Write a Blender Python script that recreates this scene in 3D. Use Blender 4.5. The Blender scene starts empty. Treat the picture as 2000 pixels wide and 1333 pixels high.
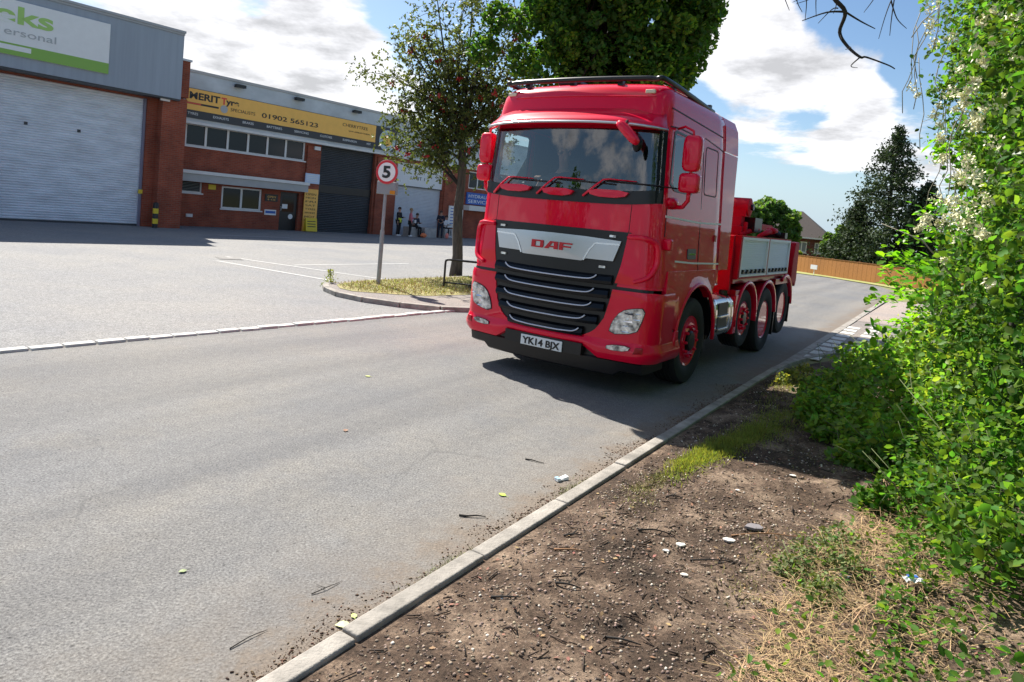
import bpy, bmesh, math, random
import numpy as np
from mathutils import Vector, Matrix, noise as mnoise
random.seed(7); RNG = np.random.default_rng(11)
SC = bpy.context.scene; COL = SC.collection
R = math.radians
# ---------------------------------------------------------------- camera
CAM_F, CAM_PITCH, CAM_ROLL, CAM_H, CAM_CY = 1344.5, 0.0643, 0.0921, 1.835, 504.9
def make_camera():
    cp, sp = math.cos(CAM_PITCH), math.sin(CAM_PITCH)
    cr, sr = math.cos(CAM_ROLL), math.sin(CAM_ROLL)
    F = Vector((0, cp, -sp)); U = Vector((0, sp, cp)); X = Vector((1, 0, 0))
    U2 = U*cr - X*sr; X2 = X*cr + U*sr
    cd = bpy.data.cameras.new('camera'); co = bpy.data.objects.new('camera', cd); COL.objects.link(co)
    m = Matrix((X2, U2, -F)).transposed().to_4x4(); m.translation = Vector((0, 0, CAM_H))
    co.matrix_world = m
    cd.sensor_width = 36; cd.lens = CAM_F/2000*36
    cd.shift_y = -(666.5-CAM_CY)/2000
    cd.clip_start = .05; cd.clip_end = 3000
    SC.camera = co
make_camera()
# ---------------------------------------------------------------- light
SUN_D = Vector((-.575, .818, 0)).normalized(); SUN_EL = R(45)
SUN_V = Vector((SUN_D.x*math.cos(SUN_EL), SUN_D.y*math.cos(SUN_EL), math.sin(SUN_EL)))
def make_light():
    l = bpy.data.lights.new('sun', 'SUN'); l.energy = 4.7; l.angle = R(.55); l.color = (1, .94, .85)
    o = bpy.data.objects.new('sun', l); COL.objects.link(o)
    o.rotation_euler = SUN_V.to_track_quat('Z', 'Y').to_euler(); o.location = (-10, 15, 30)
    w = bpy.data.worlds.new('World'); SC.world = w; w.use_nodes = True
    nt = w.node_tree; N = nt.nodes; L = nt.links; N.clear()
    def nd(t, **k):
        n = N.new(t)
        for a, b in k.items(): setattr(n, a, b)
        return n
    def math_(op, a, b=None, c=None, clamp=False):
        n = nd('ShaderNodeMath', operation=op, use_clamp=clamp)
        for i, v in enumerate((a, b, c)):
            if v is None: continue
            if isinstance(v, (int, float)): n.inputs[i].default_value = v
            else: L.new(v, n.inputs[i])
        return n.outputs[0]
    out = nd('ShaderNodeOutputWorld'); bg = nd('ShaderNodeBackground')
    sky = nd('ShaderNodeTexSky', sky_type='NISHITA', sun_disc=False, sun_elevation=SUN_EL,
             sun_rotation=math.atan2(SUN_D.x, SUN_D.y), air_density=1.0, dust_density=.6, ozone_density=2.0)
    tc = nd('ShaderNodeTexCoord'); nrm = nd('ShaderNodeVectorMath', operation='NORMALIZE')
    L.new(tc.outputs['Generated'], nrm.inputs[0]); D = nrm.outputs[0]
    sep = nd('ShaderNodeSeparateXYZ'); L.new(D, sep.inputs[0])
    z = math_('ADD', math_('MAXIMUM', sep.outputs[2], 0), .16)
    cx = math_('DIVIDE', sep.outputs[0], z); cy = math_('DIVIDE', sep.outputs[1], z)
    cmb = nd('ShaderNodeCombineXYZ'); L.new(cx, cmb.inputs[0]); L.new(cy, cmb.inputs[1])
    def noise(scale, det, off, rough=.55, dist=0.):
        mp = nd('ShaderNodeMapping'); mp.inputs['Location'].default_value = off; L.new(cmb.outputs[0], mp.inputs[0])
        n = nd('ShaderNodeTexNoise', noise_dimensions='3D'); n.inputs['Scale'].default_value = scale
        n.inputs['Detail'].default_value = det; n.inputs['Roughness'].default_value = rough; n.inputs['Distortion'].default_value = dist
        L.new(mp.outputs[0], n.inputs['Vector']); return n.outputs[0]
    n1 = noise(.85, 11, (3.1, 7.7, 1.3), .62, .25)
    n2 = noise(2.4, 7, (1.1, -2.7, 4.3), .6)
    dens = n1
    # cloud banks: direction, cosine radius, strength (negative opens a blue gap)
    for dx, dy, dz, rad, st in CLOUDS:
        v = Vector((dx, dy, dz)).normalized()
        dot = nd('ShaderNodeVectorMath', operation='DOT_PRODUCT'); L.new(D, dot.inputs[0]); dot.inputs[1].default_value = v
        mr = nd('ShaderNodeMapRange', interpolation_type='SMOOTHSTEP')
        L.new(dot.outputs['Value'], mr.inputs['Value'])
        mr.inputs['From Min'].default_value = math.cos(R(rad)); mr.inputs['From Max'].default_value = 1.0
        mr.inputs['To Min'].default_value = 0; mr.inputs['To Max'].default_value = st
        dens = math_('ADD', dens, mr.outputs[0])
    cov = nd('ShaderNodeMapRange', interpolation_type='SMOOTHSTEP'); L.new(dens, cov.inputs['Value'])
    cov.inputs['From Min'].default_value = .535; cov.inputs['From Max'].default_value = .635
    # cloud body: bright where thick-lit, greyer patches
    shade = nd('ShaderNodeMapRange'); L.new(n2, shade.inputs['Value'])
    shade.inputs['From Min'].default_value = .36; shade.inputs['From Max'].default_value = .52
    shade.inputs['To Min'].default_value = 3.8; shade.inputs['To Max'].default_value = 6.7
    ccol = nd('ShaderNodeMix', data_type='RGBA', blend_type='MULTIPLY'); ccol.inputs['Factor'].default_value = 1
    ccol.inputs['A'].default_value = (1, 1, 1.0, 1); 
    cc = nd('ShaderNodeCombineColor'); 
    L.new(shade.outputs[0], cc.inputs[0]); L.new(shade.outputs[0], cc.inputs[1]); L.new(math_('MULTIPLY', shade.outputs[0], 1.03), cc.inputs[2])
    hs = nd('ShaderNodeHueSaturation'); hs.inputs['Saturation'].default_value = 1.12; hs.inputs['Value'].default_value = .80
    L.new(sky.outputs[0], hs.inputs['Color'])
    hz = nd('ShaderNodeMapRange', interpolation_type='SMOOTHSTEP'); L.new(sep.outputs[2], hz.inputs['Value'])
    hz.inputs['From Min'].default_value = 0.; hz.inputs['From Max'].default_value = .15; hz.inputs['To Min'].default_value = .8; hz.inputs['To Max'].default_value = .0
    hm = nd('ShaderNodeMix', data_type='RGBA'); L.new(hz.outputs[0], hm.inputs['Factor']); L.new(hs.outputs[0], hm.inputs['A']); 
    hf = nd('ShaderNodeMapRange'); L.new(sep.outputs[1], hf.inputs['Value']); hf.inputs['From Min'].default_value = -.5; hf.inputs['From Max'].default_value = .6
    hc = nd('ShaderNodeMix', data_type='RGBA'); L.new(hf.outputs[0], hc.inputs['Factor']); hc.inputs['A'].default_value = (1.5, 2.4, 3.8, 1); hc.inputs['B'].default_value = (3.1, 4.15, 5.2, 1); L.new(hc.outputs['Result'], hm.inputs['B'])
    class _S: outputs = [hm.outputs['Result']]
    hs = _S
    mx = nd('ShaderNodeMix', data_type='RGBA'); L.new(math_('MULTIPLY', cov.outputs[0], .97), mx.inputs['Factor'])
    L.new(hs.outputs[0], mx.inputs['A']); L.new(cc.outputs[0], mx.inputs['B'])
    L.new(mx.outputs['Result'], bg.inputs['Color']); bg.inputs['Strength'].default_value = .082
    L.new(bg.outputs[0], out.inputs[0])
CLOUDS = [(-.34, 1, .20, 15, .22), (-.75, 1, .25, 18, .10), (.40, 1, .225, 8, .26), (.27, 1, .30, 6, .20), (.52, 1, .19, 4, .12), (.47, 1, .145, 3.5, .13),
          (.44, 1, .345, 5, -.22), (.40, 1, .10, 7, -.14), (.555, 1, .25, 3, -.16), (-.17, 1, .26, 4, -.12), (-.62, 1, .27, 4, -.18), (-.42, 1, .27, 3, -.16), (-.10, 1, .20, 3, -.10),
          (-.89, -.40, .22, 7, .14), (-.8, -.9, .5, 22, .10), (.5, -1, .4, 25, .08), (1, -.2, .3, 20, .08)]
make_light()
SC.view_settings.view_transform = 'Standard'; SC.view_settings.look = 'None'
SC.view_settings.exposure = 1.08; SC.view_settings.gamma = 1
# ---------------------------------------------------------------- materials
def _in(bs, n): return bs.inputs[n]
def mat(name, col, rough=.6, metal=0., var=.0, vscale=3., bump=0., bscale=40., spec=.5, col2=None, coat=0., emit=None, trans=0., island=0., hue=0., stretch=(1, 1, 1), detail=6, coordobj=True, sheen=0.):
    m = bpy.data.materials.new(name); m.use_nodes = True
    nt = m.node_tree; N = nt.nodes; L = nt.links
    bs = N['Principled BSDF']
    c = tuple(col)+(1,)
    bs.inputs['Base Color'].default_value = c; bs.inputs['Roughness'].default_value = rough; bs.inputs['Metallic'].default_value = metal
    bs.inputs['Specular IOR Level'].default_value = spec; bs.inputs['Coat Weight'].default_value = coat; bs.inputs['Coat Roughness'].default_value = .03
    tc = N.new('ShaderNodeTexCoord'); mp = N.new('ShaderNodeMapping'); mp.inputs['Scale'].default_value = stretch
    L.new(tc.outputs['Object'], mp.inputs[0])
    cs = None
    if var > 0 or col2 is not None:
        n = N.new('ShaderNodeTexNoise'); n.inputs['Scale'].default_value = vscale; n.inputs['Detail'].default_value = detail; n.inputs['Roughness'].default_value = .6
        L.new(mp.outputs[0], n.inputs['Vector'])
        rp = N.new('ShaderNodeMapRange'); rp.inputs['From Min'].default_value = .32; rp.inputs['From Max'].default_value = .68
        L.new(n.outputs[0], rp.inputs['Value'])
        mx = N.new('ShaderNodeMix'); mx.data_type = 'RGBA'
        c2 = tuple(col2)+(1,) if col2 is not None else tuple(max(0, x*(1-var)) for x in col)+(1,)
        c1 = c if col2 is not None else tuple(min(1, x*(1+var)) for x in col)+(1,)
        mx.inputs['A'].default_value = c1; mx.inputs['B'].default_value = c2
        L.new(rp.outputs[0], mx.inputs['Factor']); cs = mx.outputs['Result']
        L.new(cs, bs.inputs['Base Color'])
    if island > 0 or hue > 0:
        g = N.new('ShaderNodeNewGeometry'); h = N.new('ShaderNodeHueSaturation')
        r1 = N.new('ShaderNodeMapRange'); r1.inputs['To Min'].default_value = 1-island; r1.inputs['To Max'].default_value = 1+island
        L.new(g.outputs['Random Per Island'], r1.inputs['Value']); L.new(r1.outputs[0], h.inputs['Value'])
        r2 = N.new('ShaderNodeMapRange'); r2.inputs['To Min'].default_value = .5-hue; r2.inputs['To Max'].default_value = .5+hue
        w = N.new('ShaderNodeMath'); w.operation = 'FRACT'; ml = N.new('ShaderNodeMath'); ml.operation = 'MULTIPLY'; ml.inputs[1].default_value = 7.31
        L.new(g.outputs['Random Per Island'], ml.inputs[0]); L.new(ml.outputs[0], w.inputs[0]); L.new(w.outputs[0], r2.inputs['Value']); L.new(r2.outputs[0], h.inputs['Hue'])
        if cs is not None: L.new(cs, h.inputs['Color'])
        else: h.inputs['Color'].default_value = c
        cs = h.outputs[0]; L.new(cs, bs.inputs['Base Color'])
    if bump > 0:
        n = N.new('ShaderNodeTexNoise'); n.inputs['Scale'].default_value = bscale; n.inputs['Detail'].default_value = 5
        L.new(mp.outputs[0], n.inputs['Vector'])
        b = N.new('ShaderNodeBump'); b.inputs['Strength'].default_value = bump; b.inputs['Distance'].default_value = .01
        L.new(n.outputs[0], b.inputs['Height']); L.new(b.outputs[0], bs.inputs['Normal'])
    if emit: bs.inputs['Emission Color'].default_value = tuple(emit)+(1,); bs.inputs['Emission Strength'].default_value = 1
    if trans > 0:
        tr = N.new('ShaderNodeBsdfTranslucent'); ms = N.new('ShaderNodeMixShader'); ms.inputs[0].default_value = trans
        if cs is not None:
            gm = N.new('ShaderNodeMix'); gm.data_type = 'RGBA'; gm.blend_type = 'MULTIPLY'; gm.inputs['Factor'].default_value = 1
            L.new(cs, gm.inputs['A']); gm.inputs['B'].default_value = (2.0, 2.0, .8, 1); L.new(gm.outputs['Result'], tr.inputs['Color'])
        else: tr.inputs['Color'].default_value = c
        L.new(bs.outputs[0], ms.inputs[1]); L.new(tr.outputs[0], ms.inputs[2])
        L.new(ms.outputs[0], N['Material Output'].inputs[0])
    return m
def brick_mat(name, c1, c2, mortar, w=.22, h=.075):
    m = bpy.data.materials.new(name); m.use_nodes = True
    nt = m.node_tree; N = nt.nodes; L = nt.links; bs = N['Principled BSDF']; bs.inputs['Roughness'].default_value = .85
    tc = N.new('ShaderNodeTexCoord'); s = N.new('ShaderNodeSeparateXYZ'); L.new(tc.outputs['Object'], s.inputs[0])
    a = N.new('ShaderNodeMath'); L.new(s.outputs[0], a.inputs[0]); L.new(s.outputs[1], a.inputs[1])
    cb = N.new('ShaderNodeCombineXYZ'); L.new(a.outputs[0], cb.inputs[0]); L.new(s.outputs[2], cb.inputs[1])
    b = N.new('ShaderNodeTexBrick'); L.new(cb.outputs[0], b.inputs['Vector'])
    b.inputs['Color1'].default_value = c1+(1,); b.inputs['Color2'].default_value = c2+(1,); b.inputs['Mortar'].default_value = mortar+(1,)
    b.inputs['Scale'].default_value = 1; b.inputs['Brick Width'].default_value = w; b.inputs['Row Height'].default_value = h; b.inputs['Mortar Size'].default_value = .008
    n = N.new('ShaderNodeTexNoise'); n.inputs['Scale'].default_value = 1.3; n.inputs['Detail'].default_value = 6; L.new(tc.outputs['Object'], n.inputs['Vector'])
    r = N.new('ShaderNodeMapRange'); r.inputs['From Min'].default_value = .3; r.inputs['From Max'].default_value = .7; r.inputs['To Min'].default_value = .7; r.inputs['To Max'].default_value = 1.2; L.new(n.outputs[0], r.inputs['Value'])
    h_ = N.new('ShaderNodeHueSaturation'); L.new(b.outputs['Color'], h_.inputs['Color']); L.new(r.outputs[0], h_.inputs['Value']); L.new(h_.outputs[0], bs.inputs['Base Color'])
    bp = N.new('ShaderNodeBump'); bp.inputs['Strength'].default_value = .5; bp.inputs['Distance'].default_value = .01; bp.invert = True; L.new(b.outputs['Fac'], bp.inputs['Height']); L.new(bp.outputs[0], bs.inputs['Normal'])
    return m
# ---------------------------------------------------------------- mesh helpers
class MB:
    def __init__(s): s.v = []; s.f = []
    def add(s, vs, fs):
        o = len(s.v); s.v += [tuple(x) for x in vs]; s.f += [tuple(i+o for i in f) for f in fs]; return s
    def box(s, x0, x1, y0, y1, z0, z1, M=None):
        vs = [(x, y, z) for z in (z0, z1) for x, y in ((x0, y0), (x1, y0), (x1, y1), (x0, y1))]
        if M is not None: vs = [M @ Vector(p) for p in vs]
        return s.add(vs, [(3, 2, 1, 0), (4, 5, 6, 7), (0, 1, 5, 4), (1, 2, 6, 5), (2, 3, 7, 6), (3, 0, 4, 7)])
    def prism(s, pts, a, b, axis='z', M=None):
        n = len(pts)
        def mk(p, t): return {'z': (p[0], p[1], t), 'y': (p[0], t, p[1]), 'x': (t, p[0], p[1])}[axis]
        vs = [mk(p, a) for p in pts]+[mk(p, b) for p in pts]
        if M is not None: vs = [M @ Vector(p) for p in vs]
        return s.add(vs, [tuple(range(n))[::-1], tuple(range(n, 2*n))]+[(i, (i+1) % n, (i+1) % n+n, i+n) for i in range(n)])
    def tube(s, pts, r, n=8, caps=True):
        pts = [Vector(p) for p in pts]; rs = r if isinstance(r, (list, tuple)) else [r]*len(pts)
        vs = []; up = None
        for i, p in enumerate(pts):
            d = (pts[min(i+1, len(pts)-1)]-pts[max(i-1, 0)]).normalized()
            if up is None: up = Vector((0, 0, 1)) if abs(d.z) < .9 else Vector((1, 0, 0))
            a = d.cross(up).normalized(); up = a.cross(d).normalized()
            for k in range(n):
                t = 2*math.pi*k/n; vs.append(p+(a*math.cos(t)+up*math.sin(t))*rs[i])
        fs = [(i*n+k, i*n+(k+1) % n, (i+1)*n+(k+1) % n, (i+1)*n+k) for i in range(len(pts)-1) for k in range(n)]
        if caps: fs += [tuple(range(n))[::-1], tuple((len(pts)-1)*n+k for k in range(n))]
        return s.add(vs, fs)
    def lathe(s, prof, n=32, axis='z', c=(0, 0, 0), closed=False):
        vs = []
        for r_, h in prof:
            for k in range(n):
                t = 2*math.pi*k/n; a, b = r_*math.cos(t), r_*math.sin(t)
                p = {'z': (a, b, h), 'x': (h, a, b), 'y': (b, h, a)}[axis]
                vs.append((p[0]+c[0], p[1]+c[1], p[2]+c[2]))
        m = len(prof)
        fs = [(i*n+k, i*n+(k+1) % n, ((i+1) % m)*n+(k+1) % n, ((i+1) % m)*n+k) for i in range(m if closed else m-1) for k in range(n)]
        if not closed: fs += [tuple(range(n))[::-1], tuple((m-1)*n+k for k in range(n))]
        return s.add(vs, fs)
    def grid(s, P, flip=False):
        nr, nc = len(P), len(P[0]); vs = [p for row in P for p in row]
        fs = [(i*nc+j, i*nc+j+1, (i+1)*nc+j+1, (i+1)*nc+j) for i in range(nr-1) for j in range(nc-1)]
        if flip: fs = [f[::-1] for f in fs]
        return s.add(vs, fs)
    def sphere(s, c, rx, ry=None, rz=None, n=12, m=8):
        ry = ry or rx; rz = rz or rx; vs = []
        for i in range(m+1):
            ph = math.pi*i/m
            for k in range(n):
                t = 2*math.pi*k/n; vs.append((c[0]+rx*math.sin(ph)*math.cos(t), c[1]+ry*math.sin(ph)*math.sin(t), c[2]+rz*math.cos(ph)))
        return s.add(vs, [(i*n+k, (i+1)*n+k, (i+1)*n+(k+1) % n, i*n+(k+1) % n) for i in range(m) for k in range(n)])
    def build(s, name, m, parent=None, smooth=False, bevel=0., seg=2, subsurf=0, solid=0., fix=True):
        me = bpy.data.meshes.new(name); me.from_pydata(s.v, [], s.f); me.update()
        if fix:
            b = bmesh.new(); b.from_mesh(me); bmesh.ops.remove_doubles(b, verts=b.verts, dist=1e-5)
            bmesh.ops.dissolve_degenerate(b, edges=b.edges, dist=1e-6); bmesh.ops.recalc_face_normals(b, faces=b.faces); b.to_mesh(me); b.free()
        me.materials.append(m)
        o = bpy.data.objects.new(name, me); COL.objects.link(o)
        if parent is not None: o.parent = parent
        if smooth:
            me.polygons.foreach_set('use_smooth', [True]*len(me.polygons))
            if bevel == 0 and smooth != 'all':
                md = o.modifiers.new('edges', 'EDGE_SPLIT'); md.split_angle = R(35)
        if solid:
            md = o.modifiers.new('solid', 'SOLIDIFY'); md.thickness = solid; md.offset = -1
        if bevel:
            md = o.modifiers.new('bevel', 'BEVEL'); md.width = bevel; md.segments = seg; md.limit_method = 'ANGLE'; md.angle_limit = R(35)
            me.polygons.foreach_set('use_smooth', [True]*len(me.polygons))
            md2 = o.modifiers.new('wn', 'WEIGHTED_NORMAL'); md2.keep_sharp = True
        if subsurf:
            md = o.modifiers.new('sub', 'SUBSURF'); md.levels = md.render_levels = subsurf
        return o
def tag(o, label=None, cat=None, group=None, kind=None):
    if label: o['label'] = label
    if cat: o['category'] = cat
    if group: o['group'] = group
    if kind: o['kind'] = kind
    return o
def empty(name, loc=(0, 0, 0), rz=0.):
    o = bpy.data.objects.new(name, None); COL.objects.link(o); o.location = loc; o.rotation_euler = (0, 0, rz); o.empty_display_size = .3
    return o
def copy_tree(o, parent=None):
    c = o.copy(); COL.objects.link(c); c.parent = parent
    for ch in [x for x in list(o.children)]: copy_tree(ch, c)
    return c
_texts = {}
def text(name, body, size, m, parent, loc, rot, extrude=.004, align='LEFT', width=None, bold=0., shear=0., valign='BOTTOM_BASELINE'):
    cu = bpy.data.curves.new(name, 'FONT'); cu.body = body; cu.size = size; cu.extrude = extrude; cu.align_x = align; cu.offset = bold; cu.shear = shear
    t = bpy.data.objects.new('tmp', cu); COL.objects.link(t)
    dg = bpy.context.evaluated_depsgraph_get(); me = bpy.data.meshes.new_from_object(t.evaluated_get(dg))
    bpy.data.objects.remove(t); me.name = name
    me.materials.clear(); me.materials.append(m)
    sx = 1.
    if width:
        xs = [v.co.x for v in me.vertices]; w = max(xs)-min(xs); sx = width/w
        x0 = min(xs) if align == 'LEFT' else 0
        for v in me.vertices: v.co.x = (v.co.x-x0)*sx
    o = bpy.data.objects.new(name, me); COL.objects.link(o); o.parent = parent; o.location = loc; o.rotation_euler = rot
    return o
def scatter_mesh(name, tmpl_v, tmpl_f, pos, rot, scale, m, parent=None, smooth=False):
    """many small copies of one template joined in one mesh (numpy)"""
    T = np.array(tmpl_v, float); n = len(pos); k = len(T)
    sc = np.asarray(scale, float); sc = sc[:, None, None] if sc.ndim == 1 else sc[:, None, :]
    V = np.einsum('nij,nkj->nki', rot, T[None]*sc) + np.asarray(pos)[:, None, :]
    V = V.reshape(-1, 3)
    F = np.array([list(f) for f in tmpl_f]); q = F.shape[1]
    FA = (F[None]+(np.arange(n)*k)[:, None, None]).reshape(-1, q)
    me = bpy.data.meshes.new(name)
    me.vertices.add(len(V)); me.vertices.foreach_set('co', V.astype(np.float32).ravel())
    me.loops.add(FA.size); me.loops.foreach_set('vertex_index', FA.astype(np.int32).ravel())
    me.polygons.add(len(FA)); me.polygons.foreach_set('loop_start', np.arange(0, FA.size, q, dtype=np.int32)); me.polygons.foreach_set('loop_total', np.full(len(FA), q, np.int32))
    me.update(calc_edges=True); me.materials.append(m)
    if smooth: me.polygons.foreach_set('use_smooth', [True]*len(me.polygons))
    o = bpy.data.objects.new(name, me); COL.objects.link(o)
    if parent is not None: o.parent = parent
    return o
def rand_rot(n, up=None, tilt=math.pi):
    """random rotation matrices; with up given the local z stays within tilt of up"""
    a = RNG.uniform(0, 2*np.pi, n); 
    if up is None:
        z = RNG.normal(size=(n, 3)); z /= np.linalg.norm(z, axis=1)[:, None]
    else:
        z = np.asarray(up, float)+RNG.normal(size=(n, 3))*tilt; z /= np.linalg.norm(z, axis=1)[:, None]
    t = np.where(np.abs(z[:, 2:3]) < .9, np.array([[0, 0, 1.]]), np.array([[1., 0, 0]]))
    x = np.cross(t, z); x /= np.linalg.norm(x, axis=1)[:, None]; y = np.cross(z, x)
    X = x*np.cos(a)[:, None]+y*np.sin(a)[:, None]; Y = np.cross(z, X)
    return np.stack([X, Y, z], axis=2)
LEAF_V = [(0, 0, 0), (.32, .35, .06), (.30, .75, .03), (0, 1.1, -.08), (-.30, .75, .03), (-.32, .35, .06)]
LEAF_V = [(x, y-.5, z) for x, y, z in LEAF_V]
LEAF_F = [(0, 1, 2, 3), (0, 3, 4, 5)]
DIAM_V = [(0, -.5, 0), (.28, 0, .05), (0, .5, 0), (-.28, 0, .05)]; DIAM_F = [(0, 1, 2, 3)]
BLADE_V = [(-.5, 0, 0), (.5, 0, 0), (.25, .12, .7), (-.1, .3, 1.)]; BLADE_F = [(0, 1, 2, 3)]
# ================================================================ setting
def asphalt(name, base, dirt, scale=1., silt=False):
    m = bpy.data.materials.new(name); m.use_nodes = True
    nt = m.node_tree; N = nt.nodes; L = nt.links; bs = N['Principled BSDF']; bs.inputs['Roughness'].default_value = .85; bs.inputs['Specular IOR Level'].default_value = .3
    tc = N.new('ShaderNodeTexCoord')
    def nz(sc, det, ro=.6, off=0.):
        n = N.new('ShaderNodeTexNoise'); n.inputs['Scale'].default_value = sc; n.inputs['Detail'].default_value = det; n.inputs['Roughness'].default_value = ro
        mp = N.new('ShaderNodeMapping'); mp.inputs['Location'].default_value = (off, off*2, 0); L.new(tc.outputs['Object'], mp.inputs[0]); L.new(mp.outputs[0], n.inputs['Vector']); return n.outputs[0]
    def mr(v, a, b, c, d, st='LINEAR'):
        r = N.new('ShaderNodeMapRange'); r.interpolation_type = st
        for k, x in zip(('From Min', 'From Max', 'To Min', 'To Max'), (a, b, c, d)): r.inputs[k].default_value = x
        L.new(v, r.inputs['Value']); return r.outputs[0]
    def mixc(f, a, b, bt='MIX'):
        x = N.new('ShaderNodeMix'); x.data_type = 'RGBA'; x.blend_type = bt
        for k, v in (('Factor', f), ('A', a), ('B', b)):
            if isinstance(v, (tuple, float)): x.inputs[k].default_value = v if isinstance(v, float) else v+(1,)
            else: L.new(v, x.inputs[k])
        return x.outputs['Result']
    col = mixc(mr(nz(.35, 6, .62), .38, .62, 0, 1), base, tuple(x*y for x, y in zip(base, (1.22, 1.17, 1.08))))
    col = mixc(mr(nz(.9, 8, .7, 5.), .5, .72, 0, .8), col, dirt)
    sp = nz(75*scale, 6, .85); col = mixc(mr(sp, .38, .62, 0, 1), mixc(1., col, (.36, .36, .37), 'MULTIPLY'), mixc(1., col, (1.5, 1.5, 1.48), 'MULTIPLY'))
    col = mixc(mr(nz(14*scale, 6, .7, 3.), .42, .62, 0, 1), mixc(1., col, (.84, .84, .85), 'MULTIPLY'), col)
    v = N.new('ShaderNodeTexVoronoi'); v.inputs['Scale'].default_value = 55*scale; L.new(tc.outputs['Object'], v.inputs['Vector'])
    col = mixc(mr(v.outputs['Distance'], .0, .16, .55, 0), col, tuple(min(1, x*1.9) for x in base))
    # dark cracks / stains
    st = mr(nz(2.3, 9, .75, 9.), .60, .70, 0, .42); col = mixc(st, col, tuple(x*.5 for x in base))
    v2 = N.new('ShaderNodeTexVoronoi'); v2.inputs['Scale'].default_value = 16*scale; v2.inputs['Randomness'].default_value = 1; L.new(tc.outputs['Object'], v2.inputs['Vector'])
    pt = N.new('ShaderNodeMath'); pt.operation = 'MULTIPLY'; L.new(mr(v2.outputs['Distance'], .07, .17, .8, 0), pt.inputs[0]); sc_ = N.new('ShaderNodeSeparateColor'); L.new(v2.outputs['Color'], sc_.inputs[0]); L.new(mr(sc_.outputs[0], .72, .78, 0, 1), pt.inputs[1])
    col = mixc(pt.outputs[0], col, tuple(x*.25 for x in base))
    # sparse cracks
    vc = N.new('ShaderNodeTexVoronoi'); vc.feature = 'DISTANCE_TO_EDGE'; vc.inputs['Scale'].default_value = .8
    wp = N.new('ShaderNodeMix'); wp.data_type = 'RGBA'; wp.blend_type = 'ADD'; wp.inputs['Factor'].default_value = .35; L.new(tc.outputs['Object'], wp.inputs['A'])
    nn = N.new('ShaderNodeTexNoise'); nn.inputs['Scale'].default_value = 1.7; nn.inputs['Detail'].default_value = 5; L.new(tc.outputs['Object'], nn.inputs['Vector']); L.new(nn.outputs['Color'], wp.inputs['B']); L.new(wp.outputs['Result'], vc.inputs['Vector'])
    cm = N.new('ShaderNodeMath'); cm.operation = 'MULTIPLY'; L.new(mr(vc.outputs['Distance'], .0, .012, .30, 0), cm.inputs[0]); L.new(mr(nz(.5, 3, .5, 21.), .50, .58, 0, 1), cm.inputs[1])
    col = mixc(cm.outputs[0], col, tuple(x*.35 for x in base))
    if silt:
        d1 = N.new('ShaderNodeVectorMath'); d1.operation = 'DOT_PRODUCT'; L.new(tc.outputs['Object'], d1.inputs[0]); d1.inputs[1].default_value = KN*1.1
        d2 = N.new('ShaderNodeVectorMath'); d2.operation = 'DOT_PRODUCT'; L.new(tc.outputs['Object'], d2.inputs[0]); d2.inputs[1].default_value = KD*.09
        cv = N.new('ShaderNodeCombineXYZ'); L.new(d1.outputs['Value'], cv.inputs[0]); L.new(d2.outputs['Value'], cv.inputs[1])
        tn = N.new('ShaderNodeTexNoise'); tn.inputs['Scale'].default_value = 1.6; tn.inputs['Detail'].default_value = 4; L.new(cv.outputs[0], tn.inputs['Vector'])
        col = mixc(mr(tn.outputs[0], .4, .62, 0, 1), mixc(1., col, (.86, .865, .875), 'MULTIPLY'), mixc(1., col, (1.06, 1.06, 1.05), 'MULTIPLY'))
        dt = N.new('ShaderNodeVectorMath'); dt.operation = 'DOT_PRODUCT'; L.new(tc.outputs['Object'], dt.inputs[0]); dt.inputs[1].default_value = KN
        ad = N.new('ShaderNodeMath'); ad.operation = 'ADD'; L.new(dt.outputs['Value'], ad.inputs[0]); L.new(mr(nz(2.6, 8, .7, 2.), .34, .66, -.16, .26), ad.inputs[1])
        k0 = KP.dot(KN)
        col = mixc(mr(ad.outputs[0], k0-.28, k0+.0, 0, .68, 'SMOOTHSTEP'), col, mixc(mr(nz(45, 5, .8, 4.), .4, .6, 0, 1), (.085, .06, .042), (.22, .165, .12)))
        col = mixc(mr(ad.outputs[0], k0-.9, k0-.1, 0, .30, 'SMOOTHSTEP'), col, (.26, .215, .165))
    L.new(col, bs.inputs['Base Color'])
    b = N.new('ShaderNodeBump'); b.inputs['Strength'].default_value = .3; b.inputs['Distance'].default_value = .008
    L.new(mr(v.outputs['Distance'], 0, .5, 1, 0), b.inputs['Height'])
    b2 = N.new('ShaderNodeBump'); b2.inputs['Strength'].default_value = .5; b2.inputs['Distance'].default_value = .01; L.new(sp, b2.inputs['Height']); L.new(b.outputs[0], b2.inputs['Normal'])
    L.new(b2.outputs[0], bs.inputs['Normal'])
    return m
KD = Vector((.5395, .842, 0)).normalized(); KN = Vector((KD.y, -KD.x, 0))   # kerb direction and its right-hand normal
KP = Vector((-.76, 2.48, 0))
def K(t, off=0., z=0.): 
    p = KP+KD*t+KN*off; return (p.x, p.y, z)

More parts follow.
